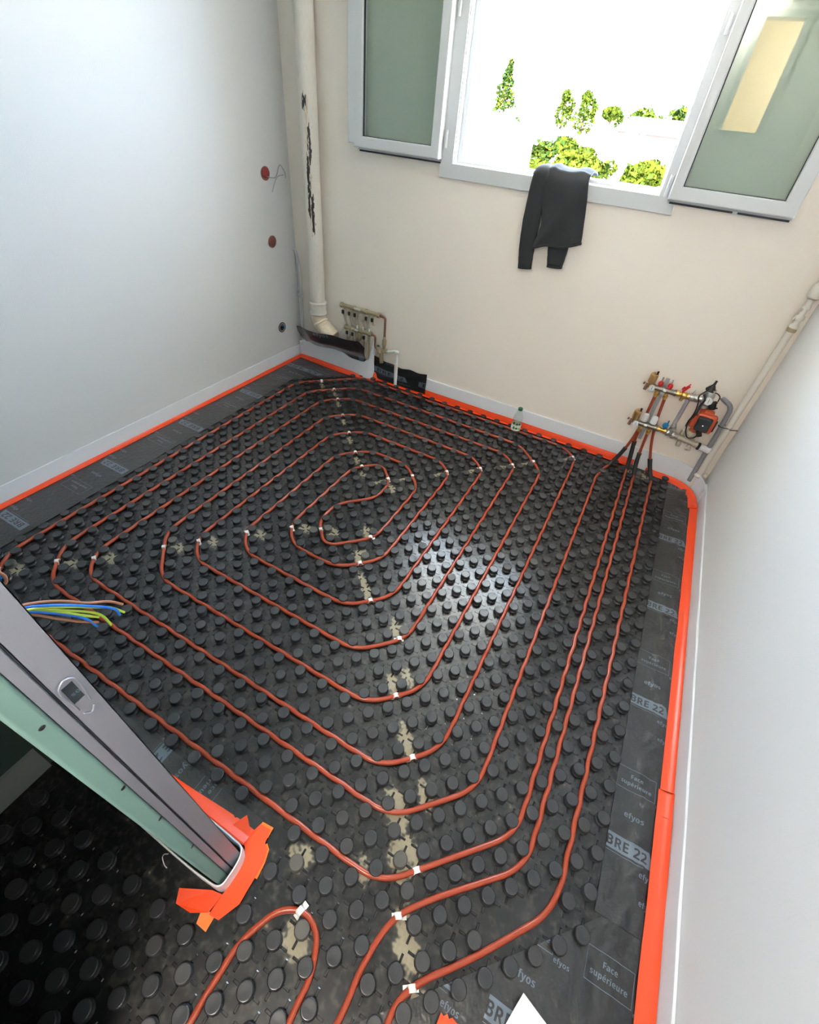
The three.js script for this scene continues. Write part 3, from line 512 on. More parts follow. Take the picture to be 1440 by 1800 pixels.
// ---------------------------------------------------------------- sweatshirt over the sill
{
  const t = thing('hoodie', 'black sweatshirt draped over the open window sill', 'sweatshirt', [0, 0, 0]);
  const L = (y) => { const k = [[1.46, -0.45], [1.434, -0.452], [1.315, -0.43], [1.21, -0.408], [1.16, -0.412], [1.095, -0.425]]; for (let i = 0; i < k.length - 1; i++) if (y >= k[i + 1][0]) return lerp(k[i + 1][1], k[i][1], (y - k[i + 1][0]) / (k[i][0] - k[i + 1][0])); return -0.425; };
  const Rr = (y) => { const k = [[1.46, -0.232], [1.426, -0.232], [1.345, -0.214], [1.23, -0.195], [1.15, -0.183], [1.095, -0.183]]; for (let i = 0; i < k.length - 1; i++) if (y >= k[i + 1][0]) return lerp(k[i + 1][1], k[i][1], (y - k[i + 1][0]) / (k[i][0] - k[i + 1][0])); return -0.183; };
  const body = (u, v) => {                                        // v: from outside, over the sill, down the front
    const hem = lerp(1.098, 1.152, u) + 0.006 * Math.sin(u * 7);
    let y, z;
    if (v < 0.3) { const a = v / 0.3; y = 1.436 + 0.022 * Math.sin(a * Math.PI * 0.9) + 0.008 * N(u * 4, a * 2); z = lerp(ZB - 0.16, ZB + 0.035, a); }
    else { const a = (v - 0.3) / 0.7, b = Math.sin(Math.min(1, a * 6) * Math.PI / 2); y = lerp(1.448, hem, a); z = ZB + 0.035 + 0.022 * b; }
    const x = lerp(L(y), Rr(y), u), a = clamp((v - 0.3) / 0.7);
    const diag = (u * 1.0 - (0.92 - 0.95 * a)) * 9;                 // one long diagonal fold, two soft vertical ones
    z += a * (0.024 * Math.exp(-diag * diag * 0.5) + 0.008 * Math.sin(u * 11 + a * 2) + 0.010 * N(u * 5, a * 4, 6)) + 0.01 * Math.sin(u * Math.PI) * smooth(0, 0.3, a);
    y += v < 0.4 ? 0.012 * (Math.exp(-(((u - 0.18) / 0.1) ** 2)) + 0.7 * Math.exp(-(((u - 0.8) / 0.14) ** 2))) * (1 - a) : 0;
    return [x, y, z];
  };
  obj('body', slab(44, 60, body, (u, v) => (v < 0.3 ? [0, 1, 0] : [0, 0.2, 1]), 0.009), M.cloth, t);
  obj('hem', sweep(Array.from({ length: 30 }, (_, i) => { const q = body(i / 29, 0.985); return [q[0], q[1], q[2] - 0.003]; }), () => ring(0.008, 8)), M.cloth, t);
  const sleeve = (pts, w0, w1) => {
    const s = obj('sleeve', sweep(curve(pts, 40), (q) => { const w = lerp(w0, w1, q) + 0.003 * N(q * 9, 2) + 0.012 * Math.sin(q * Math.PI); return ring(w, 18, 0.017 + 0.003 * Math.sin(q * 14)); }), M.cloth, t);
    const e = pts.at(-1), f = pts.at(-2), d = V(...e).sub(V(...f)).normalize().multiplyScalar(0.045), c = V(...e);
    obj('cuff', sweep([c.clone().sub(d), c.clone().addScaledVector(d, -0.5), c, c.clone().addScaledVector(d, 0.35)], (q) => ring(w1 - 0.001, 18, 0.0155)), M.cloth, s);
  };
  sleeve([[-0.455, 1.447, ZB - 0.03], [-0.468, 1.43, ZB + 0.035], [-0.468, 1.33, ZB + 0.04], [-0.468, 1.2, ZB + 0.036], [-0.462, 1.08, ZB + 0.032], [-0.452, 1.0, ZB + 0.03]], 0.034, 0.040);
  sleeve([[-0.32, 1.36, ZB + 0.03], [-0.31, 1.25, ZB + 0.028], [-0.30, 1.14, ZB + 0.03], [-0.292, 1.035, ZB + 0.03]], 0.05, 0.043);
}

// ---------------------------------------------------------------- pipes in the back left corner
{
  const chips = data(512, 1024, (i, j) => {                       // bare dark patches where the paint has come off
    const y = 0.46 + j / 1023 * 2.1, a = (i / 512 - 0.145) * 360;   // degrees round from the side that faces the room
    const n = N(i * 0.09, j * 0.05, 2) + 0.6 * N(i * 0.25, j * 0.12, 5), base = [232, 224, 212];
    const spot = (y0, y1, a0, a1, th) => { const e = Math.min(smooth(y0 - 0.03, y0 + 0.04, y), 1 - smooth(y1 - 0.04, y1 + 0.03, y)), f = 1 - clamp(Math.abs(a - (a0 + a1) / 2) / ((a1 - a0) / 2)); return e * f > 0.03 && e * f * 0.9 + 0.5 * n > th; };
    if (spot(1.545, 1.60, -48, -8, 0.3) || spot(1.28, 1.48, -24, 14, 0.5) || spot(1.10, 1.34, -46, 2, 0.55) || spot(1.0, 1.16, -44, -8, 0.5) || spot(0.92, 1.14, -22, 14, 0.45)) return [52 + 30 * n, 42 + 26 * n, 36 + 20 * n];
    if (spot(0.9, 1.62, -60, 30, 0.75)) return [218, 196, 172];
    return base.map((v) => v + 5 * n);
  }, true);
  const t = thing('drain_pipe', 'thick white vertical pipe with chipped paint in the back left corner', 'pipe', [-1.872, 0, -2.184]);
  const cg = new THREE.CylinderGeometry(0.0515, 0.0515, 2.14, 40, 1, true); cg.rotateY(-0.245); cg.translate(0, 0.46 + 1.07, 0);
  obj('pipe', cg, mat([1, 1, 1], 0.42, { map: chips }), t);
  obj('collar', lathe([[0.05, 0], [0.058, 0], [0.061, 0.006], [0.061, 0.012], [0.057, 0.018], [0.057, 0.07], [0.062, 0.074], [0.062, 0.084], [0.055, 0.09], [0.05, 0.09]], [0, 0.40, 0], [0, 1, 0], 36), M.whitePipe, t);
  const el = curve([[0, 0.41, 0], [0.004, 0.365, 0.0], [0.03, 0.325, 0.0], [0.08, 0.29, 0.0], [0.13, 0.256, 0]], 40);
  const bend = obj('elbow', sweep(el, (q) => ring(0.0525 + 0.005 * (Math.abs(q - 0.4) < 0.035) + 0.005 * (Math.abs(q - 0.62) < 0.035), 26)), M.creamPipe, t);
  const wire = thing('cable_conduit', 'thin white cable conduit clipped in the back left corner', 'conduit', [0, 0, 0]);
  obj('conduit', rod(curve([[-2.096, 0.785, ZB + 0.018], [-2.082, 0.765, ZB + 0.02], [-2.066, 0.70, ZB + 0.02], [-2.06, 0.6, ZB + 0.02], [-2.06, 0.48, ZB + 0.02], [-2.062, 0.2, ZB + 0.02], [-2.062, 0.03, ZB + 0.02]], 50), 0.0085, 10), M.pvc, wire);
  obj('thin_cable', rod(curve([[-2.096, 0.775, ZB + 0.014], [-2.088, 0.6, ZB + 0.012], [-2.082, 0.47, ZB + 0.012], [-2.074, 0.2, ZB + 0.012], [-2.07, 0.03, ZB + 0.014]], 40), 0.0035, 8), M.pvc, wire);
  obj('clip', [box(0.05, 0.02, 0.02, [-2.07, 0.475, ZB + 0.018], 0.004), box(0.016, 0.03, 0.012, [-2.09, 0.485, ZB + 0.008], 0.003)], M.pvc, wire);
}

// ---------------------------------------------------------------- flush boxes in the left wall
{
  const S = V(1, 0, 0.0271).normalize();
  const make = (y, z, label, kind) => {
    const t = thing('wall_box', label, 'electrical box', [xLeft(z), y, z]);
    t.rotation.y = -0.0271 * -1 * 0 + Math.atan2(0.0271, 1) * 0;
    const m = kind === 2 ? M.gasket : M.plaster;
    obj('rim', lathe([[0.030, -0.001], [0.036, -0.001], [0.037, 0.003], [0.034, 0.0045], [0.031, 0.002], [0.026, -0.0005], [0, -0.0004]], [0.0012, 0, 0], [1, 0, 0], 24), m, t);
    if (kind === 0) obj('plaster_lump', [lathe([[0, 0], [0.03, 0.001], [0.027, 0.009], [0.012, 0.013], [0, 0.012]], [0.002, 0.004, 0.002], [1, 0, 0], 9)], mat([0.30, 0.035, 0.035], 0.7), t);
    if (kind === 1) obj('cover', lathe([[0, 0.007], [0.02, 0.0065], [0.03, 0.003], [0.031, 0]], [0.001, 0, 0], [1, 0, 0], 20), mat([0.20, 0.07, 0.06], 0.7), t);
    if (kind === 2) { obj('cable_stub', [rod(curve([[0, 0.012, 0.004], [0.02, 0.016, 0.0], [0.03, 0.002, -0.004], [0.012, -0.01, 0]], 16), 0.004, 6)], M.blue, t); obj('inner_ring', lathe([[0.027, 0], [0.030, 0.004], [0.024, 0.003]], [0.001, 0, 0], [1, 0, 0], 20), mat([0.55, 0.3, 0.27], 0.6), t); }
    return t;
  };
  const a = make(1.236, -2.03, 'red flush box with a loose cable, topmost on the left wall', 0);
  obj('cable', rod(curve([[0.01, -0.015, 0.0], [0.035, -0.02, -0.05], [0.04, 0.03, -0.08], [0.03, 0.04, -0.11], [0.035, 0.0, -0.14], [0.03, -0.03, -0.15]], 40), 0.0026, 6), M.cableGrey, a);
  obj('cable', rod(curve([[0.03, -0.012, -0.13], [0.035, -0.018, -0.07], [0.04, -0.05, -0.03], [0.045, -0.09, 0.0]], 30), 0.0026, 6), M.cableGrey, a);
  make(0.86, -2.03, 'brown covered flush box, middle one on the left wall', 1);
  make(0.282, -2.04, 'open flush box with a dark cable stub, lowest on the left wall', 2);
}

// ---------------------------------------------------------------- old brass manifold
{
  const t = thing('old_manifold', 'old brass two row heating manifold on the back wall, back left', 'manifold', [-0.0145, -0.01, 0]);
  const Z = -2.218, hexProf = (r, l) => [[0, 0], [r, 0], [r, l], [0, l]];
  const rail = (x0, x1, y, z) => {
    const g = [cyl([x0, y, z], [x1, y, z], 0.0145, 14)];
    for (const x of [x0, lerp(x0, x1, 0.34), lerp(x0, x1, 0.66), x1]) g.push(lathe(hexProf(0.0185, 0.02), [x - 0.01, y, z], [1, 0, 0], 6));
    return obj('rail', toCreasedNormals(join(g), 0.6), M.oldBrass, t);
  };
  const up = rail(-1.672, -1.365, 0.507, Z), low = rail(-1.636, -1.43, 0.358, Z);
  obj('label', box(0.055, 0.012, 0.002, [-1.535, 0.512, Z + 0.015], 0), M.white, up);
  obj('label', box(0.055, 0.012, 0.002, [-1.555, 0.362, Z + 0.015], 0), M.white, low);
  const valve = (x, y, z, dark, m = M.paleBrass) => {
    const v = obj('valve', [cyl([x, y + 0.04, z - 0.004], [x, y - 0.025, z - 0.004], 0.0085, 10), box(0.024, 0.042, 0.026, [x, y + 0.004, z], 0.004), lathe([[0, 0], [0.012, 0], [0.012, 0.014], [0, 0.014]], [x, y - 0.034, z - 0.004], [0, 1, 0], 6)], m, t);
    if (dark) obj('handle', [box(0.017, 0.026, 0.012, [x - 0.002, y + 0.008, z + 0.018], 0.003), cyl([x, y, z + 0.01], [x, y, z + 0.02], 0.005, 8)], M.screw, v);
    return v;
  };
  [-1.651, -1.598, -1.551, -1.5, -1.456, -1.406].forEach((x, i) => {
    valve(x, 0.46, Z, i !== 3);
    if (i < 5) obj('riser', rod(curve([[x, 0.43, Z - 0.004], [x + 0.002, 0.40, Z - 0.012], [x + 0.004, 0.36, Z - 0.024], [x + 0.006, 0.30, Z - 0.026], [x + 0.008, 0.02, Z - 0.022]], 20), 0.0085, 8), M.paleBrass, t);
  });
  [-1.618, -1.569, -1.522, -1.472].forEach((x, i) => { valve(x, 0.318, Z, i !== 2, i === 2 ? M.oldBrass : M.paleBrass); obj('riser', rod([[x, 0.29, Z - 0.004], [x, 0.2, Z - 0.004], [x, 0.02, Z - 0.01]], 0.0095, 8), M.paleBrass, t); });
  for (const x of [-1.6, -1.54, -1.49, -1.44]) obj('vent_cap', cyl([x, 0.372, Z + 0.003], [x, 0.395, Z + 0.003], 0.007, 10), M.white, t);
  obj('white_tube', rod(curve([[-1.665, 0.44, Z], [-1.66, 0.40, Z - 0.004], [-1.665, 0.345, Z], [-1.70, 0.28, Z], [-1.72, 0.22, Z]], 30), 0.006, 8), M.white, t);
  obj('copper_pipe', rod([[-1.365, 0.507, Z], [-1.335, 0.505, Z], [-1.318, 0.502, Z], [-1.3125, 0.494, Z], [-1.312, 0.48, Z], [-1.312, 0.37, Z]], 0.0085, 10), M.copper, t);
  obj('copper_pipe', rod([[-1.43, 0.358, Z], [-1.405, 0.356, Z], [-1.392, 0.352, Z], [-1.389, 0.34, Z], [-1.389, 0.29, Z], [-1.384, 0.272, Z], [-1.365, 0.262, Z], [-1.345, 0.258, Z]], 0.008, 10), M.copper, t);
  obj('valve_body', [lathe([[0, 0], [0.012, 0], [0.012, 0.012], [0.016, 0.014], [0.016, 0.05], [0.012, 0.054], [0.010, 0.075], [0, 0.075]], [-1.312, 0.295, Z], [0, 1, 0], 8), cyl([-1.312, 0.265, Z], [-1.312, 0.3, Z], 0.009)], M.oldBrass, t);
  obj('tee', [cyl([-1.365, 0.262, Z], [-1.285, 0.266, Z], 0.0145), lathe([[0, 0], [0.02, 0], [0.022, 0.01], [0.015, 0.03], [0, 0.03]], [-1.345, 0.24, Z], [0, 1, 0.2], 10), cyl([-1.335, 0.26, Z], [-1.33, 0.17, Z], 0.015), cyl([-1.312, 0.255, Z], [-1.312, 0.28, Z], 0.016, 6)], M.oldBrass, t);
  obj('green_knob', box(0.02, 0.012, 0.012, [-1.358, 0.291, Z + 0.004], 0.003), mat([0.06, 0.2, 0.12], 0.4), t);
  obj('white_pipe', [rod([[-1.285, 0.266, Z], [-1.26, 0.272, Z], [-1.23, 0.285, Z], [-1.213, 0.288, Z], [-1.206, 0.278, Z], [-1.206, 0.25, Z], [-1.206, 0.01, Z - 0.01]], 0.0105, 12), lathe([[0, 0], [0.014, 0], [0.016, 0.012], [0.012, 0.022], [0, 0.022]], [-1.206, 0.272, Z], [0, 1, 0], 14), cyl([-1.206, 0.2, Z], [-1.206, 0.02, Z - 0.01], 0.0135, 14)], M.white, t);
}

// ---------------------------------------------------------------- new manifold with pump
{
  const t = thing('heating_manifold', 'new two rail heating manifold with orange pump by the back right corner', 'manifold', [0, 0, 0]);
  const ZU = -2.208, ZL = -2.186;
  const hex = (x, y, z, r, l, axis) => lathe([[0, 0], [r * 0.92, 0], [r, l * 0.12], [r, l * 0.88], [r * 0.92, l], [0, l]], [x, y, z], axis, 6);
  const gaugeAt = (x, y, z, r, parent) => { const g = obj('gauge', [cyl([x, y, z], [x, y, z + 0.013], r, 24), cyl([x, y, z - 0.016], [x, y, z], 0.006, 10)], M.white, parent); obj('needle', [box(0.0016, r * 1.2, 0.0008, [x + 0.001, y + 0.002, z + 0.0136], 0, [0, 0, 0])], M.black, g); return g; };
  for (const [y, z, x1, kind] of [[0.541, ZU, 0.538, 'u'], [0.321, ZL, 0.528, 'l']]) {
    const r = obj('rail', [cyl([0.415, y, z], [x1, y, z], 0.0155, 20), hex(0.405, y, z, 0.019, 0.018, [1, 0, 0]), hex(x1 - 0.012, y, z, 0.018, 0.014, [1, 0, 0])], M.darkSteel, t);
    obj('label', box(0.016, 0.014, 0.002, [kind === 'u' ? 0.478 : 0.465, y + 0.004, z + 0.0158], 0.0005), M.white, r);
    const v = obj('air_vent', [cyl([0.398, y - 0.006, z], [0.398, y + 0.026, z], 0.0135, 12), lathe([[0, 0], [0.0165, 0], [0.019, 0.004], [0.0205, 0.008], [0.0205, 0.047], [0.0185, 0.054], [0, 0.054]], [0.397, y + 0.02, z], [0.04, 1, 0], 20), cyl([0.4, y + 0.076, z], [0.4, y + 0.082, z], 0.008, 10)], M.brass, t);
    obj('vent_cap', [cyl([0.409, y + 0.074, z + 0.002], [0.41, y + 0.091, z + 0.002], 0.0055, 10)], M.black, v);
    const d = obj('drain_cock', [cyl([0.405, y, z], [0.375, y + 0.002, z], 0.008, 10), hex(0.385, y, z, 0.012, 0.01, [-1, 0.1, 0]), cyl([0.382, y - 0.004, z], [0.379, y - 0.026, z + 0.004], 0.0085, 10), lathe([[0, 0], [0.006, 0], [0.008, 0.005], [0.006, 0.009], [0, 0.009]], [0.37, y + 0.008, z], [-1, 0.3, 0], 8)], M.copper, t);
    gaugeAt(0.411, y + 0.002, z + 0.016, 0.0155, t);
    for (const x of [0.446, 0.495]) {
      obj('port_nut', [hex(x, y - 0.043, z, 0.0135, 0.02, [0, 1, 0]), cyl([x, y - 0.024, z], [x, y - 0.012, z], 0.009, 12), cyl([x, y - 0.05, z], [x, y - 0.04, z], 0.0105, 14)], M.gold, t);
      if (kind === 'u') {
        const f = obj('flow_meter', lathe([[0, 0], [0.009, 0], [0.0105, 0.004], [0.0135, 0.01], [0.0135, 0.022], [0.009, 0.028], [0.006, 0.03], [0, 0.03]], [x, y + 0.014, z], [0, 1, 0], 16), M.red, t);
        obj('sight_glass', cyl([x, y + 0.042, z], [x, y + 0.066, z], 0.0042, 10), mat([0.75, 0.75, 0.72], 0.15, { transmission: 0.6, thickness: 0 }), f);
      } else {
        const k = obj('valve_knob', lathe([[0, 0], [0.0155, 0], [0.0165, 0.004], [0.0158, 0.03], [0.0138, 0.043], [0.011, 0.047], [0, 0.048]], [x + 0.002, y + 0.022, z + 0.004], [0, 1, 0], 20), M.white, t);
        obj('grip', Array.from({ length: 10 }, (_, i) => { const a = i / 10 * Math.PI * 2; return cyl([x + 0.002 + 0.0162 * Math.cos(a), y + 0.027, z + 0.004 + 0.0162 * Math.sin(a)], [x + 0.002 + 0.0148 * Math.cos(a), y + 0.058, z + 0.004 + 0.0148 * Math.sin(a)], 0.0012, 5); }), M.white, k);
      }
    }
  }
  obj('ball_valve', [hex(0.536, 0.543, ZU, 0.0165, 0.02, [1, 0, 0]), cyl([0.55, 0.543, ZU], [0.605, 0.543, ZU], 0.013, 14), lathe([[0, 0], [0.013, 0], [0.018, 0.01], [0.018, 0.024], [0.013, 0.034], [0, 0.034]], [0.562, 0.543, ZU], [1, 0, 0], 18), hex(0.59, 0.543, ZU, 0.0175, 0.016, [1, 0, 0]), cyl([0.575, 0.528, ZU], [0.573, 0.51, ZU], 0.008, 8)], M.gold, t);
  obj('valve_handle', [box(0.022, 0.022, 0.014, [0.565, 0.578, ZU + 0.004], 0.005, [0, 0, -0.4]), box(0.016, 0.036, 0.010, [0.574, 0.586, ZU + 0.004], 0.004, [0, 0, -0.5]), cyl([0.566, 0.556, ZU], [0.566, 0.572, ZU], 0.006), cyl([0.579, 0.6, ZU + 0.004], [0.582, 0.612, ZU + 0.004], 0.0032, 8)], M.red, t);
  obj('ball_valve', [hex(0.526, 0.321, ZL, 0.016, 0.018, [1, 0, 0]), cyl([0.54, 0.321, ZL], [0.58, 0.321, ZL], 0.0125, 14), hex(0.566, 0.321, ZL, 0.0165, 0.014, [1, 0, 0])], M.gold, t);
  obj('valve_handle', [lathe([[0, 0], [0.014, 0], [0.0165, 0.006], [0.0165, 0.016], [0.012, 0.022], [0, 0.022]], [0.562, 0.344, ZL + 0.002], [0, 1, 0.1], 12), box(0.008, 0.026, 0.008, [0.568, 0.376, ZL + 0.002], 0.003), cyl([0.562, 0.33, ZL], [0.562, 0.346, ZL], 0.006)], M.blue, t);
  obj('steel_union', [cyl([0.6, 0.545, ZU], [0.648, 0.547, ZU], 0.0165, 18), hex(0.606, 0.545, ZU, 0.0205, 0.022, [1, 0, 0]), hex(0.634, 0.546, ZU, 0.021, 0.016, [1, 0, 0]), lathe([[0, 0], [0.006, 0], [0.005, 0.012], [0.001, 0.03], [0, 0.03]], [0.618, 0.56, ZU], [0, 1, 0], 10)], M.steel, t);
  obj('steel_union', [cyl([0.575, 0.318, ZL], [0.645, 0.305, ZL - 0.006], 0.0135, 16), hex(0.582, 0.317, ZL, 0.0195, 0.014, [1, -0.1, 0]), cyl([0.602, 0.312, ZL], [0.602, 0.372, ZL - 0.01], 0.0125, 16), hex(0.602, 0.35, ZL - 0.004, 0.0175, 0.012, [0, 1, 0]), hex(0.602, 0.332, ZL - 0.004, 0.019, 0.012, [0, 1, 0]), hex(0.612, 0.311, ZL - 0.002, 0.0205, 0.014, [1, -0.1, 0])], M.steel, t);
  obj('bracket_bar', [box(0.02, 0.40, 0.006, [0.471, 0.40, ZB + 0.018], 0.001), box(0.024, 0.03, 0.04, [0.472, 0.528, ZB + 0.034], 0.002), box(0.024, 0.03, 0.05, [0.468, 0.306, ZB + 0.04], 0.002)], M.greyBar, t);
  obj('bypass_pipe', cyl([0.6, 0.365, ZL - 0.012], [0.607, 0.535, ZU], 0.0105, 14), M.greyBar, t);
  // pump group
  obj('mixing_valve', [cyl([0.648, 0.547, ZU], [0.68, 0.553, ZU], 0.016, 16), lathe([[0, 0], [0.02, 0], [0.024, 0.01], [0.026, 0.03], [0.026, 0.062], [0.021, 0.07], [0.021, 0.088], [0, 0.088]], [0.688, 0.528, ZU + 0.004], [0, 1, 0], 20), hex(0.688, 0.508, ZU + 0.004, 0.026, 0.02, [0, 1, 0]), cyl([0.7, 0.56, ZU], [0.722, 0.545, ZU + 0.004], 0.012, 12)], M.steel, t);
  obj('valve_cone', lathe([[0, 0], [0.0245, 0], [0.0255, 0.006], [0.016, 0.022], [0.007, 0.036], [0.005, 0.054], [0.0065, 0.058], [0, 0.059]], [0.680, 0.606, ZU + 0.004], [0.1, 1, 0], 18), M.black, t);
  gaugeAt(0.692, 0.562, ZU + 0.03, 0.0195, t);
  obj('sensor_plug', [box(0.036, 0.044, 0.03, [0.724, 0.536, ZU + 0.014], 0.01, [0, 0, 0.35]), cyl([0.735, 0.56, ZU + 0.01], [0.728, 0.548, ZU + 0.012], 0.008, 10), cyl([0.738, 0.52, ZU + 0.014], [0.752, 0.53, ZU + 0.014], 0.004, 8)], M.black, t);
  const pump = obj('pump', [
    lathe([[0, 0], [0.04, 0], [0.046, 0.008], [0.046, 0.03], [0.05, 0.034], [0.05, 0.048], [0, 0.048]], [0.728, 0.437, ZU - 0.022], [0, 0, 1], 28),
    box(0.096, 0.106, 0.04, [0.729, 0.441, ZU + 0.036], 0.012), box(0.03, 0.075, 0.032, [0.676, 0.435, ZU + 0.03], 0.008),
    cyl([0.697, 0.505, ZU + 0.004], [0.712, 0.455, ZU], 0.02, 18), cyl([0.72, 0.42, ZU], [0.70, 0.36, ZU], 0.018, 18), box(0.05, 0.02, 0.035, [0.728, 0.498, ZU + 0.018], 0.006, [0, 0, -0.15])], M.orange, t);
  obj('control_box', [box(0.07, 0.08, 0.03, [0.722, 0.442, ZU + 0.062], 0.008), box(0.02, 0.07, 0.02, [0.774, 0.438, ZU + 0.04], 0.008)], mat([0.025, 0.035, 0.04], 0.35), pump);
  obj('indicator', new THREE.SphereGeometry(0.0022, 10, 8).translate(0.722, 0.44, ZU + 0.0775), mat(0xffffff, 0.3, { emissive: 0xffffff, emissiveIntensity: 1.2 }), pump);
  obj('pump_plug', [box(0.026, 0.036, 0.022, [0.728, 0.382, ZU + 0.056], 0.006, [0, 0, 0.5])], M.black, pump);
  obj('return_tee', [hex(0.70, 0.335, ZU, 0.024, 0.026, [0.1, 1, 0]), cyl([0.698, 0.345, ZU], [0.692, 0.28, ZU], 0.0165, 16), cyl([0.645, 0.305, ZL - 0.006], [0.76, 0.284, ZU], 0.0145, 16), hex(0.66, 0.318, ZU, 0.012, 0.03, [0.1, 1, 0]), hex(0.725, 0.292, ZU, 0.018, 0.016, [0, 1, 0]), cyl([0.673, 0.295, ZU], [0.669, 0.258, ZU + 0.004], 0.011, 12), hex(0.669, 0.25, ZU + 0.004, 0.015, 0.014, [0, 1, 0]), cyl([0.726, 0.285, ZU], [0.724, 0.255, ZU + 0.004], 0.011, 12), hex(0.724, 0.246, ZU + 0.004, 0.016, 0.014, [0, 1, 0]), hex(0.745, 0.287, ZU, 0.018, 0.016, [1, -0.1, 0])], M.paleBrass, t);
  const head = obj('thermostat_head', lathe([[0, 0], [0.016, 0], [0.0195, 0.006], [0.0205, 0.02], [0.019, 0.056], [0.016, 0.06], [0, 0.06]], [0.772, 0.281, ZU + 0.002], [1, -0.1, 0], 22), M.white, t);
  obj('black_ring', cyl([0.764, 0.282, ZU + 0.002], [0.773, 0.281, ZU + 0.002], 0.0215, 20), M.black, head);
  obj('pump_cable', rod(curve([[0.672, 0.612, ZU + 0.012], [0.652, 0.59, ZU + 0.024], [0.642, 0.575, ZU + 0.03], [0.655, 0.53, ZU + 0.036], [0.66, 0.48, ZU + 0.04], [0.655, 0.43, ZU + 0.045], [0.665, 0.37, ZU + 0.05], [0.69, 0.335, ZU + 0.05], [0.715, 0.345, ZU + 0.05], [0.726, 0.37, ZU + 0.055]], 80), 0.0034, 8), M.black, t);
  obj('pump_cable', rod(curve([[0.66, 0.585, ZU + 0.022], [0.674, 0.57, ZU + 0.04], [0.668, 0.53, ZU + 0.044], [0.668, 0.48, ZU + 0.048], [0.655, 0.44, ZU + 0.05], [0.653, 0.40, ZU + 0.055]], 60), 0.0055, 8), M.black, t);
  obj('pump_cable', rod(curve([[0.685, 0.60, ZU + 0.015], [0.715, 0.605, ZU + 0.015], [0.735, 0.59, ZU + 0.012], [0.738, 0.562, ZU + 0.01]], 40), 0.003, 8), M.black, t);
}

// ---------------------------------------------------------------- right corner: riser and grey conduit
{
  const ZP = -2.207, t = thing('riser_pipe', 'white vertical heating pipe with old valve in the back right corner', 'pipe', [0, 0, 0]);
  obj('pipe', rod([[0.847, 0.0, ZP], [0.849, 0.3, ZP], [0.853, 0.65, ZP], [0.857, 0.985, ZP]], 0.0165, 18), M.whitePipe, t);
  obj('foot_collar', [lathe([[0.016, 0], [0.026, 0], [0.026, 0.012], [0.018, 0.02]], [0.848, 0.10, ZP], [0, 1, 0], 20), lathe([[0, 0], [0.012, 0], [0.012, 0.02], [0, 0.02]], [0.868, 0.115, ZP + 0.012], [1, 0.4, 0], 8)], M.whitePipe, t);
  const v = obj('valve', [lathe([[0.014, 0], [0.019, 0.002], [0.019, 0.018], [0.013, 0.022], [0.013, 0.04], [0.02, 0.044], [0.02, 0.06], [0.012, 0.064], [0.012, 0.09], [0.017, 0.093], [0.017, 0.104], [0.013, 0.108], [0.013, 0.14]], [0.858, 0.985, ZP], [0.02, 1, 0], 16), cyl([0.86, 1.03, ZP], [0.838, 1.032, ZP + 0.006], 0.008, 10), cyl([0.86, 1.07, ZP], [0.842, 1.072, ZP + 0.008], 0.006, 10)], M.whitePipe, t);
  obj('bare_brass', lathe([[0.0195, 0], [0.0205, 0.004], [0.0205, 0.014], [0.0195, 0.018]], [0.857, 0.972, ZP], [0.02, 1, 0], 10), M.oldBrass, v);
  obj('upper_pipe', [lathe([[0, 0], [0.02, 0], [0.026, 0.01], [0.027, 0.05], [0.021, 0.06], [0.02, 0.065]], [0.861, 1.122, ZP], [0.02, 1, 0], 18), rod([[0.862, 1.17, ZP], [0.868, 1.6, ZP], [0.875, 2.6, ZP]], 0.019, 18)], M.whitePipe, t);
  const c = thing('grey_conduit', 'grey corrugated conduit looping beside the white riser pipe', 'conduit', [0, 0, 0]);
  const pts = curve([[0.762, 0.565, ZB + 0.005], [0.774, 0.567, ZB + 0.03], [0.798, 0.558, ZB + 0.045], [0.812, 0.53, ZB + 0.045], [0.815, 0.49, ZB + 0.042], [0.816, 0.44, ZB + 0.04], [0.818, 0.36, ZB + 0.04], [0.817, 0.28, ZB + 0.04], [0.819, 0.16, ZB + 0.04], [0.82, 0.05, ZB + 0.04]], 220);
  obj('tube', sweep(pts, (q) => ring(0.0118 + 0.0009 * Math.sin(q * 560), 12)), M.grey, c);
  obj('stub', cyl([0.752, 0.562, ZB + 0.002], [0.77, 0.567, ZB + 0.02], 0.006, 10), mat([0.5, 0.3, 0.3], 0.6), c);
  obj('cable_tie', [sweep(Array.from({ length: 30 }, (_, k) => { const a = k / 29 * Math.PI * 2; return [0.834 + 0.032 * Math.cos(a), 0.436 + 0.004 * Math.cos(a), ZB + 0.042 + 0.019 * Math.sin(a)]; }), () => [[-0.0028, -0.001], [0.0028, -0.001], [0.0028, 0.001], [-0.0028, 0.001]]), box(0.04, 0.004, 0.003, [0.872, 0.442, ZB + 0.07], 0, [0, 0.3, 0.15])], M.black, c);
}

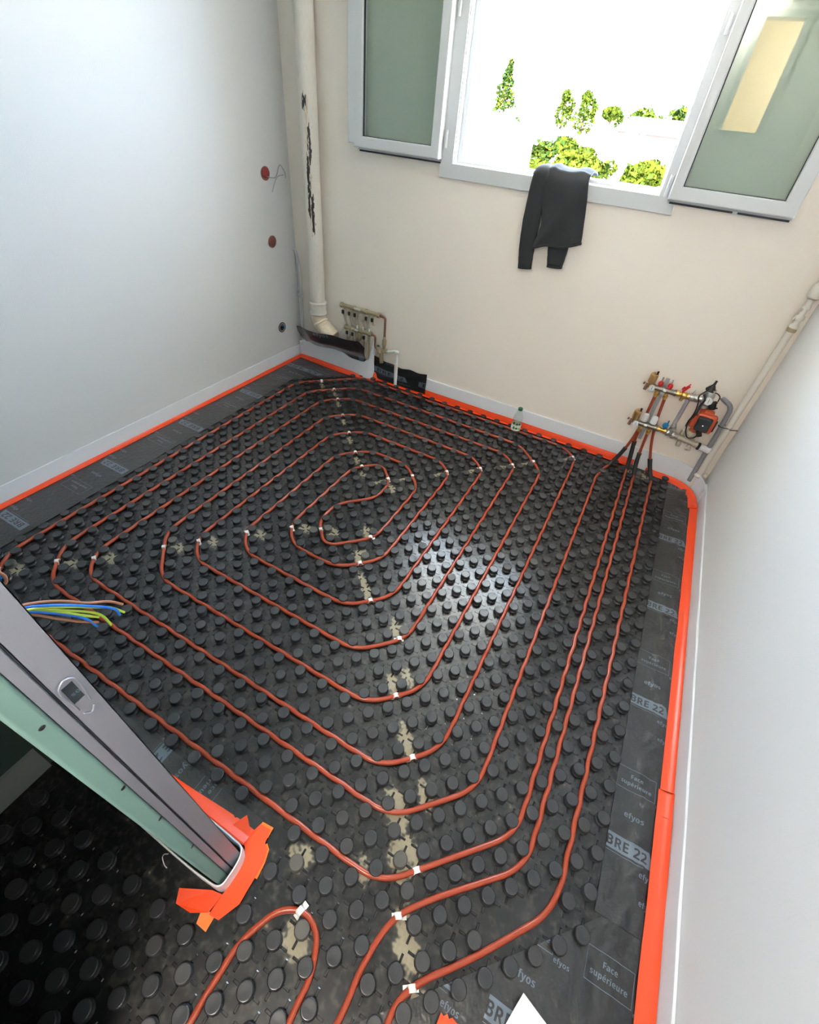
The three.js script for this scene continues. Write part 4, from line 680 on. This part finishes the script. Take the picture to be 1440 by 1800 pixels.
// ---------------------------------------------------------------- plastic bottle
{
  const t = thing('water_bottle', 'small clear plastic bottle with a green cap by the back wall', 'bottle', [-0.243, 0.0235, -2.092]);
  const wall = (k) => [[0.001, 0.008], [0.014, 0.004], [0.02, 0], [0.027, 0.002], [0.031, 0.012], [0.0315, 0.02], [0.029, 0.026], [0.0315, 0.032], [0.029, 0.038], [0.0315, 0.044], [0.030, 0.05], [0.0305, 0.092], [0.0315, 0.098], [0.0315, 0.125], [0.029, 0.145], [0.022, 0.165], [0.0145, 0.178], [0.0128, 0.184], [0.0128, 0.196]].map(([r, y]) => [Math.max(r - k, 0.0005), y + k * 0.5]);
  obj('shell', lathe([...wall(0), ...wall(0.0005).reverse()], [0, 0, 0], [0, 1, 0], 32), mat([0.95, 0.97, 0.96], 0.04, { transmission: 1, thickness: 0, ior: 1.3 }), t);
  obj('cap', lathe([[0.0, 0.2], [0.0, 0.204], [0.0135, 0.204], [0.0148, 0.2025], [0.0148, 0.19], [0.0135, 0.19], [0.0135, 0.2]], [0, 0, 0], [0, 1, 0], 28), mat([0.01, 0.13, 0.05], 0.35), t);
  obj('neck_ring', lathe([[0.013, 0.182], [0.0165, 0.182], [0.0165, 0.185], [0.013, 0.185]], [0, 0, 0], [0, 1, 0], 28), mat([0.55, 0.6, 0.58], 0.2), t);
  const lt = print(512, 96, (g, w, h) => { g.fillStyle = '#cfd6c8'; g.fillRect(0, 0, w, h); for (let i = 0; i < 9; i++) { g.fillStyle = ['#3f7d3c', '#6d9c52', '#2f6b46'][i % 3]; g.beginPath(); g.ellipse(30 + i * 58, 52 + 14 * Math.sin(i * 2), 26, 17, i, 0, 7); g.fill(); } g.fillStyle = '#e8ece0'; g.fillRect(120, 20, 80, 40); g.fillRect(370, 28, 80, 40); });
  obj('label', new THREE.CylinderGeometry(0.0309, 0.0309, 0.042, 32, 1, true).translate(0, 0.071, 0), mat([1, 1, 1], 0.4, { map: lt }), t);
}

// ---------------------------------------------------------------- the view: hillside, trees and houses
{
  const ground = (x, z) => { const d = -z; return d < 20 ? -9 : lerp(-9, -2.6, smooth(20, 45, d)) + 4.4 * smooth(45, 260, d) + 0.5 * N(x * 0.06, z * 0.06); };
  struct('hillside', grid(80, 60, (u, v) => { const z = lerp(-6, -420, v * v), x = lerp(-1, 1, u) * (30 - z * 0.9) - 6 - z * -0.12; return [x, ground(x, z), z]; }), M.earth);
  const tint = [[0.8, 1.0, 0.5], [1.3, 1.25, 0.5], [0.55, 0.8, 0.6], [1.6, 1.5, 0.6]];
  const leafGeo = (lobes, n, s, tone) => {
    const pos = [], col = [], nor = [];
    for (let i = 0; i < n; i++) {
      const [cx, cy, cz, rx, ry] = lobes[Math.floor(rnd() * lobes.length)];
      const a = rnd() * 6.283, c = rnd() * 2 - 1, rr = Math.cbrt(0.25 + 0.75 * rnd()), q = Math.sqrt(1 - c * c);
      const p = V(cx + rx * rr * q * Math.cos(a), cy + ry * rr * c, cz + rx * rr * q * Math.sin(a));
      const d1 = V(rnd() - 0.5, rnd() - 0.5, rnd() - 0.5).normalize(), d2 = d1.clone().cross(V(rnd() - 0.5, rnd() - 0.5, rnd() - 0.5)).normalize(), k = s * (0.5 + rnd());
      const f = tint[(tone + (rnd() < 0.3 ? 1 : 0)) % 4], b = 0.6 + 0.7 * rnd();
      const quad = [p.clone().addScaledVector(d1, -k), p.clone().addScaledVector(d2, k * 0.6), p.clone().addScaledVector(d1, k), p.clone().addScaledVector(d2, -k * 0.6)], nn = d1.clone().cross(d2);
      for (const e of [0, 1, 2, 0, 2, 3]) { pos.push(quad[e].x, quad[e].y, quad[e].z); nor.push(-nn.x, -nn.y, -nn.z); col.push(f[0] * b, f[1] * b, f[2] * b); }
    }
    const g = new THREE.BufferGeometry(); g.setAttribute('position', new THREE.Float32BufferAttribute(pos, 3)); g.setAttribute('normal', new THREE.Float32BufferAttribute(nor, 3)); g.setAttribute('color', new THREE.Float32BufferAttribute(col, 3)); return g;
  };
  const tree = (name, label, x, z, top, base, w, kind, tone, n = 900) => {     // top and base are heights
    const t = thing(name, label, kind === 'bush' ? 'shrub' : 'tree', [x, ground(x, z) - 0.1, z]), h = top - t.position.y, b0 = base - t.position.y, ch = h - b0;
    const lobes = kind === 'cone' ? Array.from({ length: 9 }, (_, i) => [(rnd() - 0.5) * w * 0.2, b0 + ch * (0.06 + i * 0.11), 0, w * 0.5 * (1 - i * 0.1), ch * 0.1])
      : kind === 'column' ? [[0, b0 + ch * 0.3, 0, w * 0.45, ch * 0.32], [0.1 * w, b0 + ch * 0.6, 0, w * 0.36, ch * 0.28], [-0.05 * w, b0 + ch * 0.85, 0, w * 0.2, ch * 0.16]]
      : Array.from({ length: 6 }, () => [(rnd() - 0.5) * w * 0.6, b0 + ch * (0.25 + 0.5 * rnd()), (rnd() - 0.5) * w * 0.5, w * 0.3, ch * 0.28]);
    obj('crown', leafGeo(lobes, n, Math.max(0.12, w * 0.07), tone), M.leafA, t);
    obj('trunk', rod([[0, 0, 0], [w * 0.02, h * 0.4, 0], [0, h * 0.8, 0]], Math.max(0.06, w * 0.05), 7), M.bark, t);
  };
  tree('conifer', 'tall thin conifer at the left side of the view', -16.4, -46, 4.2, 1.0, 2.0, 'cone', 2);
  tree('conifer', 'left conifer of the pair in the middle of the view', -13.2, -53, 3.0, 0.4, 1.9, 'column', 0);
  tree('conifer', 'right conifer of the pair in the middle of the view', -10.9, -51, 3.0, 0.2, 2.2, 'column', 0);
  tree('round_bush', 'small round green bush below the tall thin conifer', -15.2, -45, 1.1, -0.2, 2.0, 'bush', 2);
  tree('broad_tree', 'green tree under the pair of conifers', -9.3, -44, 0.2, -1.7, 3.0, 'round', 1, 1400);
  tree('broad_tree', 'dark green rounded tree left of the sweatshirt top', -10.3, -38, 0.0, -1.6, 2.2, 'round', 2);
  tree('broad_tree', 'yellow green tree directly above the sweatshirt', -7.6, -37, -0.1, -2.0, 2.6, 'round', 3, 1200);
  tree('hedge', 'yellow green hedge low behind the sill left of the sweatshirt', -9.4, -35, -0.8, -2.2, 2.4, 'bush', 3);
  tree('broad_tree', 'wide light green tree low at the right side of the view', -3.7, -39, -0.35, -2.4, 3.2, 'round', 3, 1500);
  tree('broad_tree', 'pale tree between the sweatshirt and the right light green tree', -6.7, -41, -0.5, -2.2, 2.0, 'round', 1);
  tree('broad_tree', 'round tree left of the pink house at the right', -7.6, -67, 2.6, 0.6, 3.4, 'round', 0);
  tree('broad_tree', 'tree beside the right window jamb above the pink house', -3.6, -60, 3.0, 0.6, 3.0, 'round', 2);
  tree('broad_tree', 'pale distant tree on the ridge in the middle of the view', -13, -76, 2.6, 0.9, 3.2, 'round', 1);
  tree('conifer', 'small dark conifer on the ridge left of the round tree', -9.4, -60, 2.0, 0.7, 0.9, 'column', 2, 400);
  tree('broad_tree', 'pale distant tree at the left of the ridge', -27, -78, 2.6, 1.2, 2.6, 'round', 1, 500);
  const house = (label, x, z, w, d, y0, h, roof, turn, wallM, roofM) => {
    const t = thing('house', label, 'house', [x, y0 - 3, z]); t.rotation.y = turn; const H = h + 3;
    obj('wall', [box(w, H, d, [0, H / 2, 0], 0), new THREE.ExtrudeGeometry(shapeOf([[-w / 2, 0], [w / 2, 0], [0, roof]]), { depth: d - 0.02, bevelEnabled: false }).translate(0, H, -d / 2 + 0.01)], wallM, t);
    const s = Math.hypot(w / 2, roof), a = Math.atan2(roof, w / 2);
    for (const k of [-1, 1]) obj('roof_slope', box(s + 0.35, 0.14, d + 0.5, [k * (w / 4 + 0.08), H + roof / 2 - 0.02, 0], 0.02).clone().translate(-k * (w / 4 + 0.08), -(H + roof / 2 - 0.02), 0).rotateZ(-k * a).translate(k * (w / 4 + 0.08), H + roof / 2 - 0.0, 0), roofM, t);
    for (let i = 0; i < 3; i++) { const f = obj('window', box(0.6, 0.8, 0.1, [(i - 1) * w * 0.28, H - h * 0.45, d / 2], 0.01), M.white, t); obj('window_pane', box(0.48, 0.68, 0.06, [(i - 1) * w * 0.28, H - h * 0.45, d / 2 + 0.04], 0), M.winDark, f); }
    obj('chimney', box(0.4, 0.9, 0.4, [w * 0.2, H + roof * 0.9, 0], 0.02), M.roofRed, t);
  };
  const pink = mat([0.085, 0.05, 0.042], 0.9), roofPale = mat([0.034, 0.026, 0.028], 0.85);
  house('pink house with a low grey roof at the right of the view', -5.1, -57, 4.2, 6, -0.7, 1.4, 0.9, 1.2, pink, M.roofGrey);
  house('pale house in front of the pink house', -5.9, -46, 3.6, 4.2, -1.35, 1.3, 0.8, 0.2, M.render_, roofPale);
  house('pale house with a reddish roof left of the conifer pair', -16.2, -60, 5.5, 6, -0.9, 1.6, 1.3, 0.5, M.render_, roofPale);
  house('white house behind the tall thin conifer', -25.5, -70, 6, 6, -0.4, 1.9, 1.2, -0.2, M.render_, roofPale);
  house('white house low at the left side of the view', -12.0, -33, 3.4, 3.8, -1.2, 1.3, 1.0, 0.7, M.render_, roofPale);
  house('small distant house on the ridge near the middle', -20, -88, 6, 6, 0.4, 1.6, 1.2, 0.1, M.render_, M.roofGrey);
  struct('facade_ledge', box(6, 0.3, 0.5, [-0.5, -0.4, ZB - 0.6], 0.02), M.render_);
}
renderer.render(scene, camera);
